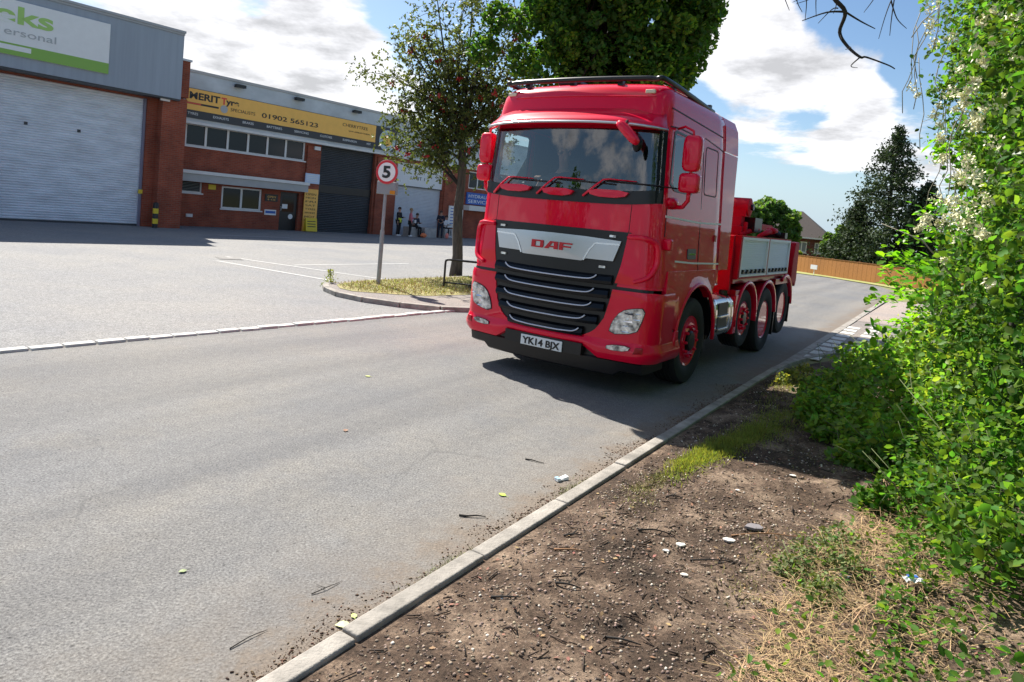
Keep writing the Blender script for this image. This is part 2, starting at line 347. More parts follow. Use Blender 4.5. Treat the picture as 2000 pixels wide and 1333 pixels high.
M_ROAD = asphalt('road_asphalt', (.196, .197, .200), (.25, .235, .21), silt=True)
M_YARD = asphalt('yard_asphalt', (.235, .238, .245), (.28, .28, .275), .8)
M_PAVE = asphalt('pavement_asphalt', (.26, .235, .22), (.34, .29, .26), 1.)
M_PINK = asphalt('footway', (.36, .31, .285), (.38, .33, .30), 1.)
M_CONC = mat('kerb_concrete', (.31, .285, .25), .9, var=.35, vscale=6, bump=.5, bscale=70)
M_SETT = mat('sett_stone', (.58, .57, .53), .8, var=.18, vscale=9, bump=.4, bscale=50)
M_WHITEP = mat('road_paint', (.62, .62, .60), .7, col2=(.30, .30, .30), vscale=14, bump=.3)
SD = (Vector((-.67, 12.61, 0))-Vector((-4.96, 6.71, 0))).normalized()
def Sx(t, off=0., z=0.):
    p = Vector((-4.96, 6.71, 0))+SD*t+Vector((SD.y, -SD.x, 0))*off; return (p.x, p.y, z)
def sheet(name, pts, z, m, kind='structure', label=None):
    b = MB(); b.add([(p[0], p[1], z) for p in pts], [tuple(range(len(pts)))]); o = b.build(name, m, fix=True)
    # faces up
    if o.data.polygons[0].normal.z < 0: o.data.flip_normals()
    tag(o, label, kind=kind); return o
# far ground with a dip beyond the wooden fence
def make_ground():
    m = mat('rough_grass', (.13, .17, .045), .95, col2=(.24, .21, .10), vscale=.35, bump=.6, bscale=9)
    xs = sorted(set([-400, -150, -60]+list(range(-30, 60, 2))+[70, 90, 120, 180, 300, 500])); ys = sorted(set([-200, -60, -20]+list(range(-4, 80, 2))+[90, 110, 150, 250, 600]))
    def z(x, y):
        # signed distance beyond the fence line
        d = (Vector((x, y))-Vector((16.9, 40.9))).dot(Vector((.9457, .325)))
        t = min(1, max(0, (d-1)/7)); w = min(1, max(0, (x-8)/6))
        return -.02-2.9*t*t*(3-2*t)*w
    b = MB(); b.grid([[(x, y, z(x, y)) for x in xs] for y in ys]); o = b.build('ground', m, smooth='all'); tag(o, kind='structure')
    if o.data.polygons[0].normal.z < 0: o.data.flip_normals()
make_ground()
sheet('forecourt', [(-60, -30), K(-25, .05), K(30, .05), (12, 42), (-2, 62), (-60, 40)], -.006, M_YARD)
road_pts = [Sx(-18, 0), Sx(7.3, 0), (4.2, 19.3), (9.4, 27), (11.2, 31), (10.0, 36), (4, 41), (6, 43.5), (14.5, 39.7), (16.9, 36.5), (17.6, 33), (16.6, 29.5), K(26, 0)] + [K(8.3, 0), K(-20, 0)]
sheet('road', road_pts, .0, M_ROAD)
# kerb stones on the right of the road
def kerb():
    b = MB(); t = -6.05; random.seed(3)
    while t < 7.2:
        l = .914; jz = random.uniform(-.004, .004)
        M = Matrix.Translation(K(t, 0)) @ Matrix(((KN.x, KD.x, 0, 0), (KN.y, KD.y, 0, 0), (0, 0, 1, 0), (0, 0, 0, 1)))
        b.box(0, .098, .004, l-.004, -.2, .048+jz, M); t += l
    # drop and curve
    pts = []
    base = Vector(K(t, 0)); ang = math.atan2(KD.y, KD.x); p = base.copy()
    segs = [(.75, 0, .06), (.75, -.05, .05), (.75, -.1, .045), (.75, -.08, .04), (.75, -.04, .04), (.75, -.02, .04), (.75, 0, .04), (.75, 0, .04)]
    for l, da, h in segs:
        ang += da; d = Vector((math.cos(ang), math.sin(ang), 0)); n = Vector((d.y, -d.x, 0))
        M = Matrix.Translation(p) @ Matrix(((n.x, d.x, 0, 0), (n.y, d.y, 0, 0), (0, 0, 1, 0), (0, 0, 0, 1)))
        b.box(0, .095, 0.002, l-.006, -.2, h*.7, M); p = p+d*l; pts.append(p.copy())
    o = b.build('kerb', M_CONC, bevel=.012, seg=2); tag(o, kind='structure')
    return pts
KC = kerb()
# flush kerb line beyond the dropped kerb
b = MB(); t = 8.2
while t < 25:
    M = Matrix.Translation(K(t, 0)) @ Matrix(((KN.x, KD.x, 0, 0), (KN.y, KD.y, 0, 0), (0, 0, 1, 0), (0, 0, 0, 1)))
    b.box(0, .13, .004, .9, -.2, .018, M); t += .914
tag(b.build('flush_kerb', M_CONC, bevel=.006), kind='structure')
sheet('pavement', [K(8.3, .10)]+[(p.x+.06, p.y-.06) for p in KC[1:]]+[K(15.5, 2.2), K(18, 6), K(33, 8), K(26, .2)], .006, M_PAVE)
sheet('footway_strip', [K(17, .14), K(17.3, 2.4), K(26, 3.2), K(26, .2)], .011, M_PINK)
# pale tactile setts across the footway: two rows
def sett_row(off, t0, n, w, pitch, name, label):
    random.seed(int(off*100))
    for i in range(n):
        M = Matrix.Translation(K(t0+i*pitch, off)) @ Matrix(((KN.x, KD.x, 0, 0), (KN.y, KD.y, 0, 0), (0, 0, 1, 0), (0, 0, 0, 1))) @ Matrix.Rotation(random.uniform(-.05, .05), 4, 'Z')
        b = MB(); b.box(-w/2, w/2, 0, pitch*.62, .0, .014, M)
        o = b.build('paving_block', M_SETT, bevel=.004, seg=1)
        tag(o, ('nearest', 'second nearest', 'third nearest', 'fourth nearest', 'fifth nearest', 'sixth nearest', 'seventh nearest', 'third furthest', 'second furthest', 'furthest')[i if n == 10 or i < 6 else i+1]+' '+label, 'paving block', 'pale blocks laid across the footway')
sett_row(.26, 9.9, 10, .25, .58, 'a', 'pale stone block of the row beside the road edge')
sett_row(.66, 11.0, 9, .25, .58, 'b', 'pale stone block of the row further from the road')
# stone setts edging the forecourt
def setts():
    b = MB(); t = -13.5; random.seed(5)
    while t < 7.3:
        l = random.uniform(.26, .34); M = Matrix.Translation(Sx(t, random.uniform(-.012, .012))) @ Matrix(((SD.y, SD.x, 0, 0), (-SD.x, SD.y, 0, 0), (0, 0, 1, 0), (0, 0, 0, 1))) @ Matrix.Rotation(random.uniform(-.05, .05), 4, 'Z')
        b.box(-.10, .02, 0, l-.02, -.1, random.uniform(.022, .034), M); t += l
    tag(b.build('sett_edging', M_SETT, bevel=.012), kind='structure')
setts()
# verge island on the left of the road
ISL = [(-3.62, 14.35), (-3.66, 13.9), (-3.5, 13.4), (-3.15, 12.88), (-2.6, 12.5), (-1.9, 12.28), (-1.2, 12.22), (-.55, 12.5)]
def island():
    pts = ISL+[(3.2, 18.1), (8.4, 25.9), (7.2, 27.5), (1.2, 21.6), (-1.75, 17.6), (-3.3, 15.2)]
    tag(sheet('verge_footway', pts, .07, M_PAVE), kind='structure')
    b = MB(); P = [Vector((x, y, 0)) for x, y in ISL+[(3.2, 18.1)]]
    for i in range(len(P)-1):
        a, c = P[i], P[i+1]; n = max(1, round((c-a).length/.8)) ; d = (c-a).normalized(); nn = Vector((d.y, -d.x, 0)); l = (c-a).length/n
        for k in range(n):
            M = Matrix.Translation(a+d*l*k) @ Matrix(((nn.x, d.x, 0, 0), (nn.y, d.y, 0, 0), (0, 0, 1, 0), (0, 0, 0, 1)))
            b.box(-.005, .12, .003, l+.01, -.1, .083, M)
    tag(b.build('verge_kerb', M_CONC, bevel=.012), kind='structure')
    g = mat('dry_turf', (.36, .30, .13), .95, col2=(.20, .21, .07), vscale=1.6, bump=1., bscale=30)
    sheet('verge_soil', [(-3.45, 14.3), (-3.5, 13.9), (-3.3, 13.4), (-3.0, 13.15), (-2.2, 13.25), (-1.6, 13.45), (-.9, 14.2), (3.0, 20), (7.6, 26.6), (7, 27.3), (1.2, 21.3), (-1.7, 17.4), (-3.2, 15.1)], .078, g)
island()
# forecourt paint
def line(a, c, w, z=.0035):
    a = Vector(a+(0,)); c = Vector(c+(0,)); d = (c-a).normalized(); n = Vector((d.y, -d.x, 0))*w/2
    b = MB(); b.add([tuple(v+Vector((0, 0, z))) for v in (a-n, c-n, c+n, a+n)], [(0, 3, 2, 1)]); return b
bb = MB()
for a, c in [((-7.3, 17.05), (-3.85, 15.1)), ((-7.6, 18.3), (-2.6, 16.2)), ((-5.6, 17.7), (-3.2, 21.4)), ((-7.9, 27.6), (-5.4, 30.6)), ((-11.2, 26.2), (-9.3, 28.6))]:
    bb.add(*(lambda q: (q.v, q.f))(line(a, c, .09, .0)))
tag(bb.build('bay_lines', M_WHITEP, fix=False), kind='structure')
bpy.context.collection.objects[-1].location.z = .0035-.004
b = MB()
b.box(-.3, .3, -.3, .3, 0, .006, Matrix.Translation((-7.35, 17.9, -.004)) @ Matrix.Rotation(.6, 4, 'Z'))
b.box(-.25, .25, -.25, .25, .007, .011, Matrix.Translation((-7.35, 17.9, -.004)) @ Matrix.Rotation(.6, 4, 'Z'))
tag(b.build('drain_cover', mat('cast_iron', (.06, .06, .06), .6, .5, var=.3)), 'dark square metal cover set in the pale forecourt', 'drain cover')
# dirt verge on the right
def dirt_mat():
    m = bpy.data.materials.new('dirt'); m.use_nodes = True
    nt = m.node_tree; N = nt.nodes; L = nt.links; bs = N['Principled BSDF']; bs.inputs['Roughness'].default_value = .95; bs.inputs['Specular IOR Level'].default_value = .2
    tc = N.new('ShaderNodeTexCoord')
    def nz(sc, det, ro=.65):
        n = N.new('ShaderNodeTexNoise'); n.inputs['Scale'].default_value = sc; n.inputs['Detail'].default_value = det; n.inputs['Roughness'].default_value = ro; L.new(tc.outputs['Object'], n.inputs['Vector']); return n.outputs[0]
    cr = N.new('ShaderNodeValToRGB'); L.new(nz(2.2, 9, .72), cr.inputs[0])
    e = cr.color_ramp.elements; e[0].position = .34; e[0].color = (.035, .026, .02, 1); e[1].position = .64; e[1].color = (.30, .225, .165, 1)
    x = cr.color_ramp.elements.new(.5); x.color = (.115, .080, .058, 1)
    cr2 = N.new('ShaderNodeValToRGB'); L.new(nz(60, 4, .7), cr2.inputs[0]); e = cr2.color_ramp.elements; e[0].position = .35; e[0].color = (.55, .55, .55, 1); e[1].position = .7; e[1].color = (1.5, 1.45, 1.4, 1)
    mx = N.new('ShaderNodeMix'); mx.data_type = 'RGBA'; mx.blend_type = 'MULTIPLY'; mx.inputs['Factor'].default_value = 1; L.new(cr.outputs[0], mx.inputs['A']); L.new(cr2.outputs[0], mx.inputs['B'])
    L.new(mx.outputs['Result'], bs.inputs['Base Color'])
    b = N.new('ShaderNodeBump'); b.inputs['Strength'].default_value = 1; b.inputs['Distance'].default_value = .02; L.new(nz(28, 8, .75), b.inputs['Height']); L.new(b.outputs[0], bs.inputs['Normal'])
    return m
M_DIRT = dirt_mat()
def dirt_h(t, off):
    """height of the earth verge in kerb coordinates"""
    p = Vector(K(t, off)); e = min(1, max(0, (off-.1)/.35))
    q = .022+.045*e+.07*e*mnoise.noise(p*1.1)+.028*e*mnoise.noise(p*4.3)+.014*e*mnoise.noise(p*11)+.05*max(0, off-1.0)
    far = min(1, max(0, (t-7.4)/1.2)); q = q*(1-.75*far)
    return q
def make_dirt():
    b = MB(); P = []
    for i in range(-70, 340):
        t = i*.04 if i > -70 else -8
        tmax = 9.6
        row = []
        for j in range(0, 92):
            off0 = .09+max(0, t-8.5)*.27; off = off0+j*.045*(1+j/90)
            # far edge follows the curved kerb
            row.append(K(t, off, dirt_h(t, off-off0+.09)))
        P.append(row)
    b.grid(P); o = b.build('dirt_verge', M_DIRT, smooth='all', fix=False)
    if o.data.polygons[100].normal.z < 0: o.data.flip_normals()
    tag(o, kind='structure')
make_dirt()
# ================================================================ buildings
DANG = R(51.897)
def frame_pt(O, s, y, z): 
    d = Vector((math.cos(DANG), math.sin(DANG), 0)); n = Vector((-d.y, d.x, 0)); return Vector((O[0], O[1], 0))+d*s+n*y+Vector((0, 0, z))
O1 = (-14.9, 27.0, 0); O2 = (-11.6, 33.6, 0)
M_BRICK = brick_mat('red_brick', (.34, .078, .036), (.26, .052, .026), (.24, .12, .08))
M_BRICKD = brick_mat('house_brick', (.16, .035, .03), (.12, .028, .022), (.14, .08, .07))
M_CLAD = mat('grey_cladding', (.30, .35, .41), .5, var=.08, vscale=.8, spec=.5, stretch=(6, 6, .3))
M_CLADL = mat('weathered_cladding', (.60, .65, .68), .55, col2=(.44, .48, .50), vscale=.9, stretch=(1, 1, 1.6))
M_TRIM = mat('white_trim', (.72, .72, .70), .5, var=.06, vscale=3)
M_DTRIM = mat('dark_trim', (.05, .055, .06), .5)
M_SHUT = mat('pale_shutter', (.66, .71, .77), .45, metal=.1, var=.14, vscale=1.2, stretch=(1, 1, 3))
M_SHUTD = mat('dark_shutter', (.045, .05, .058), .45, metal=.3, var=.15, vscale=1.5)
M_SHUTW = mat('white_shutter', (.55, .58, .63), .45, var=.06)
M_GLASS = mat('window_glass', (.010, .013, .018), .06, spec=.35)
M_BLACK = mat('black_paint', (.012, .012, .013), .4)
M_YELLOW = mat('yellow_paint', (.75, .55, .03), .5)
M_ORANGE = mat('sign_orange', (.95, .53, .11), .45, var=.04)
M_SIGNW = mat('sign_white', (.78, .80, .80), .4, var=.03)
M_SIGNG = mat('sign_green', (.24, .45, .085), .45)
M_SIGNGL = mat('sign_green_text', (.36, .60, .16), .45)
M_GREYT = mat('grey_text', (.42, .45, .46), .5)
M_ROOFF = mat('flat_roof', (.12, .12, .12), .9, var=.2)
M_BLUE = mat('sign_blue', (.03, .12, .45), .45)
M_REDT = mat('red_text', (.75, .08, .05), .45)
FR = (math.pi/2, 0, 0)   # lettering facing the camera side of a facade
def ribbed(b, x0, x1, z0, z1, y, pitch, depth):
    n = round((z1-z0)/pitch); p = (z1-z0)/n; P = []
    for i in range(n):
        for f, dd in ((0, 0), (.18, depth), (.5, depth*1.25), (.82, depth), (.97, 0)):
            P.append([(x0, y-dd, z0+(i+f)*p), (x1, y-dd, z0+(i+f)*p)])
    P.append([(x0, y, z1), (x1, y, z1)]); b.grid(P); return b
def rect_holes(b, x0, x1, z0, z1, y0, y1, holes):
    """wall slab between y0 (front) and y1 with rectangular openings"""
    xs = sorted(set([x0, x1]+[h[0] for h in holes]+[h[1] for h in holes])); zs = sorted(set([z0, z1]+[h[2] for h in holes]+[h[3] for h in holes]))
    xs = [x for x in xs if x0 <= x <= x1]; zs = [z for z in zs if z0 <= z <= z1]
    solid = lambda i, j: 0 <= i < len(xs)-1 and 0 <= j < len(zs)-1 and not any(h[0] <= (xs[i]+xs[i+1])/2 <= h[1] and h[2] <= (zs[j]+zs[j+1])/2 <= h[3] for h in holes)
    for i in range(len(xs)-1):
        for j in range(len(zs)-1):
            if not solid(i, j): continue
            a, c, e, g = xs[i], xs[i+1], zs[j], zs[j+1]
            b.add([(a, y0, e), (c, y0, e), (c, y0, g), (a, y0, g)], [(0, 1, 2, 3)]); b.add([(a, y1, e), (c, y1, e), (c, y1, g), (a, y1, g)], [(3, 2, 1, 0)])
            if not solid(i-1, j): b.add([(a, y0, e), (a, y1, e), (a, y1, g), (a, y0, g)], [(3, 2, 1, 0)])
            if not solid(i+1, j): b.add([(c, y0, e), (c, y1, e), (c, y1, g), (c, y0, g)], [(0, 1, 2, 3)])
            if not solid(i, j-1): b.add([(a, y0, e), (c, y0, e), (c, y1, e), (a, y1, e)], [(3, 2, 1, 0)])
            if not solid(i, j+1): b.add([(a, y0, g), (c, y0, g), (c, y1, g), (a, y1, g)], [(0, 1, 2, 3)])
    return b
def building_one():
    r = empty('warehouse', O1, DANG); tag(r, 'grey clad warehouse unit with a wide pale roller shutter and green lettered sign', 'building')
    w = MB(); rect_holes(w, -16, 1.62, -.4, 5.25, 0, .3, [(-4.75, .24, -1, 5.0), (-13, -6.2, -1, 5.0)])
    w.box(1.32, 1.62, .3, 14, -.4, 6.4); w.box(-16, 1.32, 13.7, 14, -.4, 6.4)
    w.build('wall', M_BRICK, r)
    p = MB(); p.box(.62, 1.58, -.42, -.003, -.4, 5.2); p.box(1.22, 1.62, -.42, .6, 5.26, 6.7)
    p.build('brick_pier', M_BRICK, r)
    c = MB(); c.box(1.17, 1.67, -.47, .65, 6.70, 6.78); c.build('pier_coping', M_CLADL, r)
    ro = MB(); ro.box(-16, 1.3, .32, 13.7, 6.0, 6.2); ro.build('roof', M_ROOFF, r)
    f = MB(); f.box(-16, 1.215, -.62, .0, 5.13, 7.62); f.build('fascia', M_CLAD, r)
    f = MB(); f.box(-16, 1.225, -.66, .06, 7.623, 7.70); f.box(-16, 1.245, -.70, .10, 7.702, 7.79); f.build('fascia_capping', mat('capping', (.36, .38, .40), .5), r)
    f = MB(); f.box(-16, 1.2, -.60, -.01, 5.06, 5.127); f.build('fascia_soffit', M_DTRIM, r)
    s = MB(); ribbed(s, -4.75, .16, .06, 5.0, .22, .092, .02); s.build('roller_shutter', M_SHUT, r)
    s = MB(); ribbed(s, -13, -6.2, .06, 5.0, .22, .092, .02); s.build('roller_shutter', M_SHUT, r)
    s = MB(); s.box(-4.75, .2, .19, .26, -.02, .06); s.build('shutter_bar', M_DTRIM, r)
    g = MB(); g.box(.16, .25, .10, .26, -.1, 5.0); g.build('shutter_guide', mat('guide', (.22, .22, .30), .5), r)
    for q in ((-3.72, 3.42), (-2.05, 3.4)):
        l = MB(); l.box(q[0]-.05, q[0]+.05, .16, .2, q[1]-.05, q[1]+.05); l.build('shutter_lock', M_DTRIM, r)
    l = MB(); l.box(.10, .26, .02, .1, 1.28, 1.44); l.build('switch_box', M_YELLOW, r)
    l = MB(); l.box(.5, .85, -.52, -.43, 4.98, 5.10); l.build('security_light', M_TRIM, r)
    s = empty('shop_sign', O1, DANG); tag(s, 'large white sign board with green stripe on the grey fascia', 'sign')
    b = MB(); b.box(-7.6, -1.5, -.70, -.623, 5.54, 7.33); b.build('board', M_SIGNW, s, bevel=.01)
    b = MB(); b.box(-7.6, -1.5, -.706, -.7025, 5.54, 5.92); b.build('green_stripe', M_SIGNG, s)
    text('green_letters', 'eks', .78, M_SIGNGL, s, (-4.98, -.708, 6.60), FR, width=1.68, bold=.02)
    text('grey_letters', 'ersonal', .34, M_GREYT, s, (-4.7, -.708, 6.19), FR, width=1.50)
    b = MB(); b.box(-5.2, -3.92, -.7095, -.7065, 5.70, 5.86); b.build('white_lettering_strip', M_SIGNW, s)
building_one()
def bollard(s, O, y, label):
    p = frame_pt(O, s, y, 0)
    r = empty('bollard', p, DANG); tag(r, label, 'bollard', 'yellow and black bollards')
    b = MB(); b.lathe([(.10, -.1), (.10, .93), (.085, .98), (.04, 1.0)], 20); b.build('post', M_BLACK, r, smooth=True)
    for z in (.16, .56):
        q = MB(); q.lathe([(.104, z), (.104, z+.2)], 20); q.build('yellow_band', M_YELLOW, r, smooth=True)
bollard(.50, O1, -.62, 'black bollard with two yellow bands beside the left warehouse shutter')
bollard(12.42, O2, -.55, 'black and yellow bollard beside the tree trunk and white notice board')
def building_two():
    r = empty('trade_unit_row', O2, DANG); tag(r, 'long red brick trade unit row with pale cladding band and dark roller shutter', 'building')
    win = [(-4.74, 1.32, 3.50, 4.46)]
    holes = win+[(-4.8, -3.84, 1.47, 1.94), (-2.92, -.9, .87, 1.88), (.10, 1.14, -1, 1.87), (2.26, 5.82, -1, 4.47), (7.50, 11.26, -1, 4.2), (13.6, 17.0, 3.2, 4.3)]
    w = MB(); rect_holes(w, -6.5, 30, -.6, 4.47, 0, .3, holes); w.box(-6.5, -6.2, .3, 14, -.6, 6.3); w.box(29.7, 30, .3, 14, -.6, 6.3)
    w.build('wall', M_BRICK, r)
    for a, c in ((1.40, 2.20), (5.95, 7.38), (11.36, 12.7)): p = MB(); p.box(a, c, -.10, -.003, -.5, 4.3); p.build('brick_pier', M_BRICK, r)
    rr = MB(); rr.box(-6.5, 30, .02, 14, 5.9, 6.1); rr.build('roof', M_ROOFF, r)
    c = MB(); c.box(-6.5, 7.38, -.28, .3, 4.53, 6.58); c.box(7.40, 30, -.16, .3, 4.50, 6.46); c.build('cladding_band', M_CLADL, r)
    c = MB(); c.box(-6.5, 7.42, -.32, .34, 6.583, 6.70); c.box(7.44, 30, -.2, .34, 6.463, 6.56); c.build('coping', mat('coping_grey', (.45, .45, .44), .6), r)
    c = MB(); c.box(-6.5, 7.40, -.30, -.0, 4.42, 4.527); c.box(7.42, 30, -.18, -.0, 4.40, 4.497); c.build('cladding_edge_trim', M_TRIM, r)
    # first-floor window strip
    f = MB(); xs = [-4.74, -3.83, -2.80, -1.80, -.80, .20, 1.22]
    f.box(-4.74, 1.32, .06, .14, 3.50, 3.56); f.box(-4.74, 1.32, .06, .14, 4.40, 4.46)
    for x in xs[:-1]+[1.24]: f.box(x-.0 if x > -4.7 else x, x+.10, .058, .142, 3.562, 4.398)
    fo = f.build('window_strip_frame', M_TRIM, r)
    for i in range(6):
        q = MB(); q.box(xs[i]+.10, xs[i+1] if i < 5 else 1.24, .10, .11, 3.56, 4.40); q.build('window_pane', M_GLASS, fo)
    q = MB(); q.box(-4.78, 1.36, -.07, .06, 3.44, 3.498); q.build('window_sill', M_TRIM, r)
    # canopy
    q = MB(); q.box(-5.2, 1.30, -.62, -.003, 2.30, 2.44); q.build('canopy_edge', M_TRIM, r)
    q = MB(); q.box(-5.2, 1.27, -.55, -.003, 1.96, 2.297); q.build('canopy_panel', mat('canopy_grey', (.42, .43, .42), .6, var=.05), r)
    # ground-floor openings
    f = MB(); f.box(-4.8, -3.84, .05, .12, 1.47, 1.53); f.box(-4.8, -4.74, .05, .12, 1.53, 1.94); f.box(-3.9, -3.84, .05, .12, 1.53, 1.94); fo = f.build('window_frame', M_TRIM, r)
    q = MB()
    for i in range(6): q.box(-4.74, -3.9, .07, .10, 1.55+i*.065, 1.58+i*.065)
    q.build('window_louvre', mat('louvre', (.10, .11, .12), .4), fo); q = MB(); q.box(-4.74, -3.9, .108, .116, 1.53, 1.94); q.build('window_pane', M_GLASS, fo)
    q = MB(); q.box(-4.86, -3.8, -.06, .05, 1.41, 1.468); q.build('window_sill', M_TRIM, r)
    f = MB(); f.box(-2.92, -.9, .05, .12, .87, .94); f.box(-2.92, -.9, .05, .12, 1.81, 1.88)
    for a in (-2.92, -1.97, -1.0): f.box(a, a+.10, .048, .122, .942, 1.808)
    fo = f.build('window_frame', M_TRIM, r)
    for a, c in ((-2.82, -1.97), (-1.87, -1.0)):
        q = MB(); q.box(a, c, .08, .09, .94, 1.81); q.build('window_pane', M_GLASS, fo)
    q = MB(); q.box(-2.97, -.85, -.06, .05, .81, .868); q.build('window_sill', M_TRIM, r)
    # door
    d = MB(); d.box(.12, 1.12, .10, .16, -.3, 1.87); do = d.build('door', M_BLACK, r, bevel=.01)
    q = MB(); q.box(.30, .94, .092, .098, .9, 1.7); q.build('door_glass', M_GLASS, do)
    q = MB(); q.box(.28, .58, .084, .090, 1.06, 1.28); q.build('door_notice', M_SIGNW, do)
    q = MB(); q.lathe([(.001, .082), (.13, .082), (.13, .09), (.001, .09)], 16, 'y', (.78, 0, .68)); q.build('door_sticker', M_SIGNW, do)
    q = MB(); q.tube([(.2, .10, .95), (.2, .04, .95), (.2, .04, 1.15), (.2, .10, 1.15)], .012); q.build('door_handle', M_TRIM, do)
    # shutters
    s = MB(); ribbed(s, 2.26, 5.82, -.1, 4.47, .2, .092, .02); s.build('roller_shutter', M_SHUTD, r)
    s = MB(); s.box(2.26, 5.82, .15, .178, 2.02, 2.42); s.build('shutter_vision_panel', M_BLACK, r)
    s = MB(); ribbed(s, 7.50, 11.26, -.4, 2.88, .2, .085, .02); s.build('roller_shutter', M_SHUTW, r)
    s = MB(); s.box(7.50, 11.26, .06, .2, 2.90, 4.2); pn = s.build('unit_panel', mat('unit_white', (.74, .76, .78), .5), r)
    text('unit_lettering', 'UNIT 1', .26, M_BLACK, pn, (8.62, .055, 3.30), FR, width=1.15)
    s = MB(); s.box(7.50, 11.26, .05, .055, 2.84, 2.898); s.build('shutter_header', M_DTRIM, r)
    # right-hand unit windows and small things
    f = MB(); f.box(13.6, 17, .05, .12, 3.2, 3.27); f.box(13.6, 17, .05, .12, 4.23, 4.3)
    for a in (13.6, 14.45, 15.3, 16.15, 16.9): f.box(a, a+.1, .048, .122, 3.272, 4.228)
    fo = f.build('window_frame', M_TRIM, r); q = MB(); q.box(13.7, 16.9, .08, .09, 3.27, 4.23); q.build('window_pane', M_GLASS, fo)
    q = MB(); q.box(13.3, 19, -.5, -.003, 1.80, 2.12); q.build('canopy_panel', M_TRIM, r)
    q = MB(); q.box(13.05, 13.17, -.14, -.003, -.5, 1.8); q.build('downpipe', M_TRIM, r)
    for x in (-2.62, .46, 3.96):
        q = MB(); q.box(x-.22, x+.22, -.60, -.36, 6.33, 6.46); q.box(x-.05, x+.05, -.40, -.283, 6.36, 6.42); q.build('floodlight', M_BLACK, r)
    q = MB(); q.box(1.74, 2.08, -.2, -.105, 4.12, 4.30); q.build('alarm_box', M_TRIM, r)
    q = MB(); q.box(-3.56, -3.22, -.03, -.003, 1.68, 1.9); q.build('wall_notice', M_YELLOW, r)
    q = MB(); q.box(-4.5, -4.22, -.06, -.003, .40, .54); q.build('meter_box', M_TRIM, r)
building_two()
def signs_two():
    s = empty('shop_sign', O2, DANG); tag(s, 'long orange fascia sign with black lettering and phone number', 'sign')
    b = MB(); b.box(-4.95, 6.95, -.34, -.283, 4.66, 5.92); b.build('backing_board', mat('sign_charcoal', (.04, .043, .05), .45), s)
    b = MB(); b.box(-4.95, 5.42, -.352, -.343, 5.0, 5.90); b.build('orange_panel', M_ORANGE, s)
    y = -.356
    text('merit_lettering', 'MERIT', .40, M_BLACK, s, (-4.82, y, 5.48), FR, width=1.36, bold=.012)
    text('tyre_initial', 'T', .40, M_REDT, s, (-3.40, y, 5.48), FR, width=.26, bold=.015)
    text('tyre_lettering', 'yre', .36, M_BLACK, s, (-3.18, y, 5.50), FR, width=.62, bold=.012)
    text('specialists_lettering', 'SPECIALISTS', .20, M_BLACK, s, (-2.94, y, 5.24), FR, width=1.2)
    b = MB(); b.box(-4.9, -3.5, y, y+.003, 5.24, 5.32); b.build('black_bar', M_BLACK, s)
    b = MB(); b.box(-4.9, -4.3, y-.003, y, 5.25, 5.31); b.build('red_bar', M_REDT, s)
    b = MB(); b.lathe([(.001, y-.004), (.17, y-.004), (.17, y), (.001, y)], 24, 'y', (-3.25, 0, 5.27)); b.build('grey_disc', M_GREYT, s)
    text('phone_lettering', '01902 565123', .30, M_BLACK, s, (-1.40, y, 5.22), FR, width=3.1, bold=.004)
    text('cherrytree_lettering', 'CHERRYTREE', .22, M_BLACK, s, (3.2, y, 5.55), FR, width=1.66)
    text('strapline_lettering', 'tyres exhausts brakes', .12, M_BLACK, s, (3.6, y, 5.32), FR, width=1.4)
    x = -4.85
    for wd in ('TYRES', 'EXHAUSTS', 'BRAKES', 'BATTERIES', 'SERVICING', 'CLUTCHES', 'SUSPENSION', 'MOT'):
        l = .09*len(wd); text('white_lettering', wd, .15, M_SIGNW, s, (x, -.343, 4.80), FR, width=l); x += l+.68
    b = MB(); b.lathe([(.30, -.362), (.58, -.362), (.58, -.345), (.30, -.345)], 32, 'y', (6.27, 0, 5.20), closed=True); b.build('pale_ring', mat('ring', (.50, .60, .62), .4), s)
    b = MB(); b.lathe([(.001, -.366), (.31, -.366), (.31, -.350), (.001, -.350)], 32, 'y', (6.27, 0, 5.20)); b.build('orange_centre', M_ORANGE, s)
    b = MB(); b.box(1.36, 2.16, -.15, -.104, -.0, 2.14); s2 = empty('tall_sign', O2, DANG); tag(s2, 'tall narrow orange sign beside the black door', 'sign')
    b.build('board', M_ORANGE, s2)
    zz = 1.95
    for wd, h in (('OPEN', .13), ('MON', .11), ('FRI', .11), ('SAT', .11), ('TYRES', .11), ('BRAKES', .10), ('MOT', .12), ('EXHAUST', .09), ('CLUTCH', .09)):
        text('lettering', wd, h*1.2, M_BLACK, s2, (1.44, -.154, zz-h), FR, width=.6, extrude=.002); zz -= .19
    s3 = empty('notice_sign', O2, DANG); tag(s3, 'pale blue notice board on the brick pier above the orange sign', 'sign')
    b = MB(); b.box(1.34, 2.18, -.15, -.104, 2.42, 2.92); b.build('board', mat('pale_blue', (.55, .66, .82), .5), s3)
    for i in range(4): q = MB(); q.box(1.44, 2.05, -.153, -.1505, 2.80-i*.09, 2.83-i*.09); q.build('text_line', M_SIGNW, s3)
    s4 = empty('wall_sign', O2, DANG); tag(s4, 'small black sign with orange lettering left of the black door', 'sign')
    b = MB(); b.box(-.74, -.06, -.04, -.003, 1.36, 1.70); b.build('board', M_BLACK, s4); text('lettering', 'OPEN', .14, M_ORANGE, s4, (-.62, -.043, 1.53), FR, width=.44, extrude=.002); text('lettering', '8 - 5.30', .10, M_ORANGE, s4, (-.6, -.043, 1.41), FR, width=.4, extrude=.002)
    s5 = empty('wall_sign', O2, DANG); tag(s5, 'small white and blue notice below the black sign', 'sign')
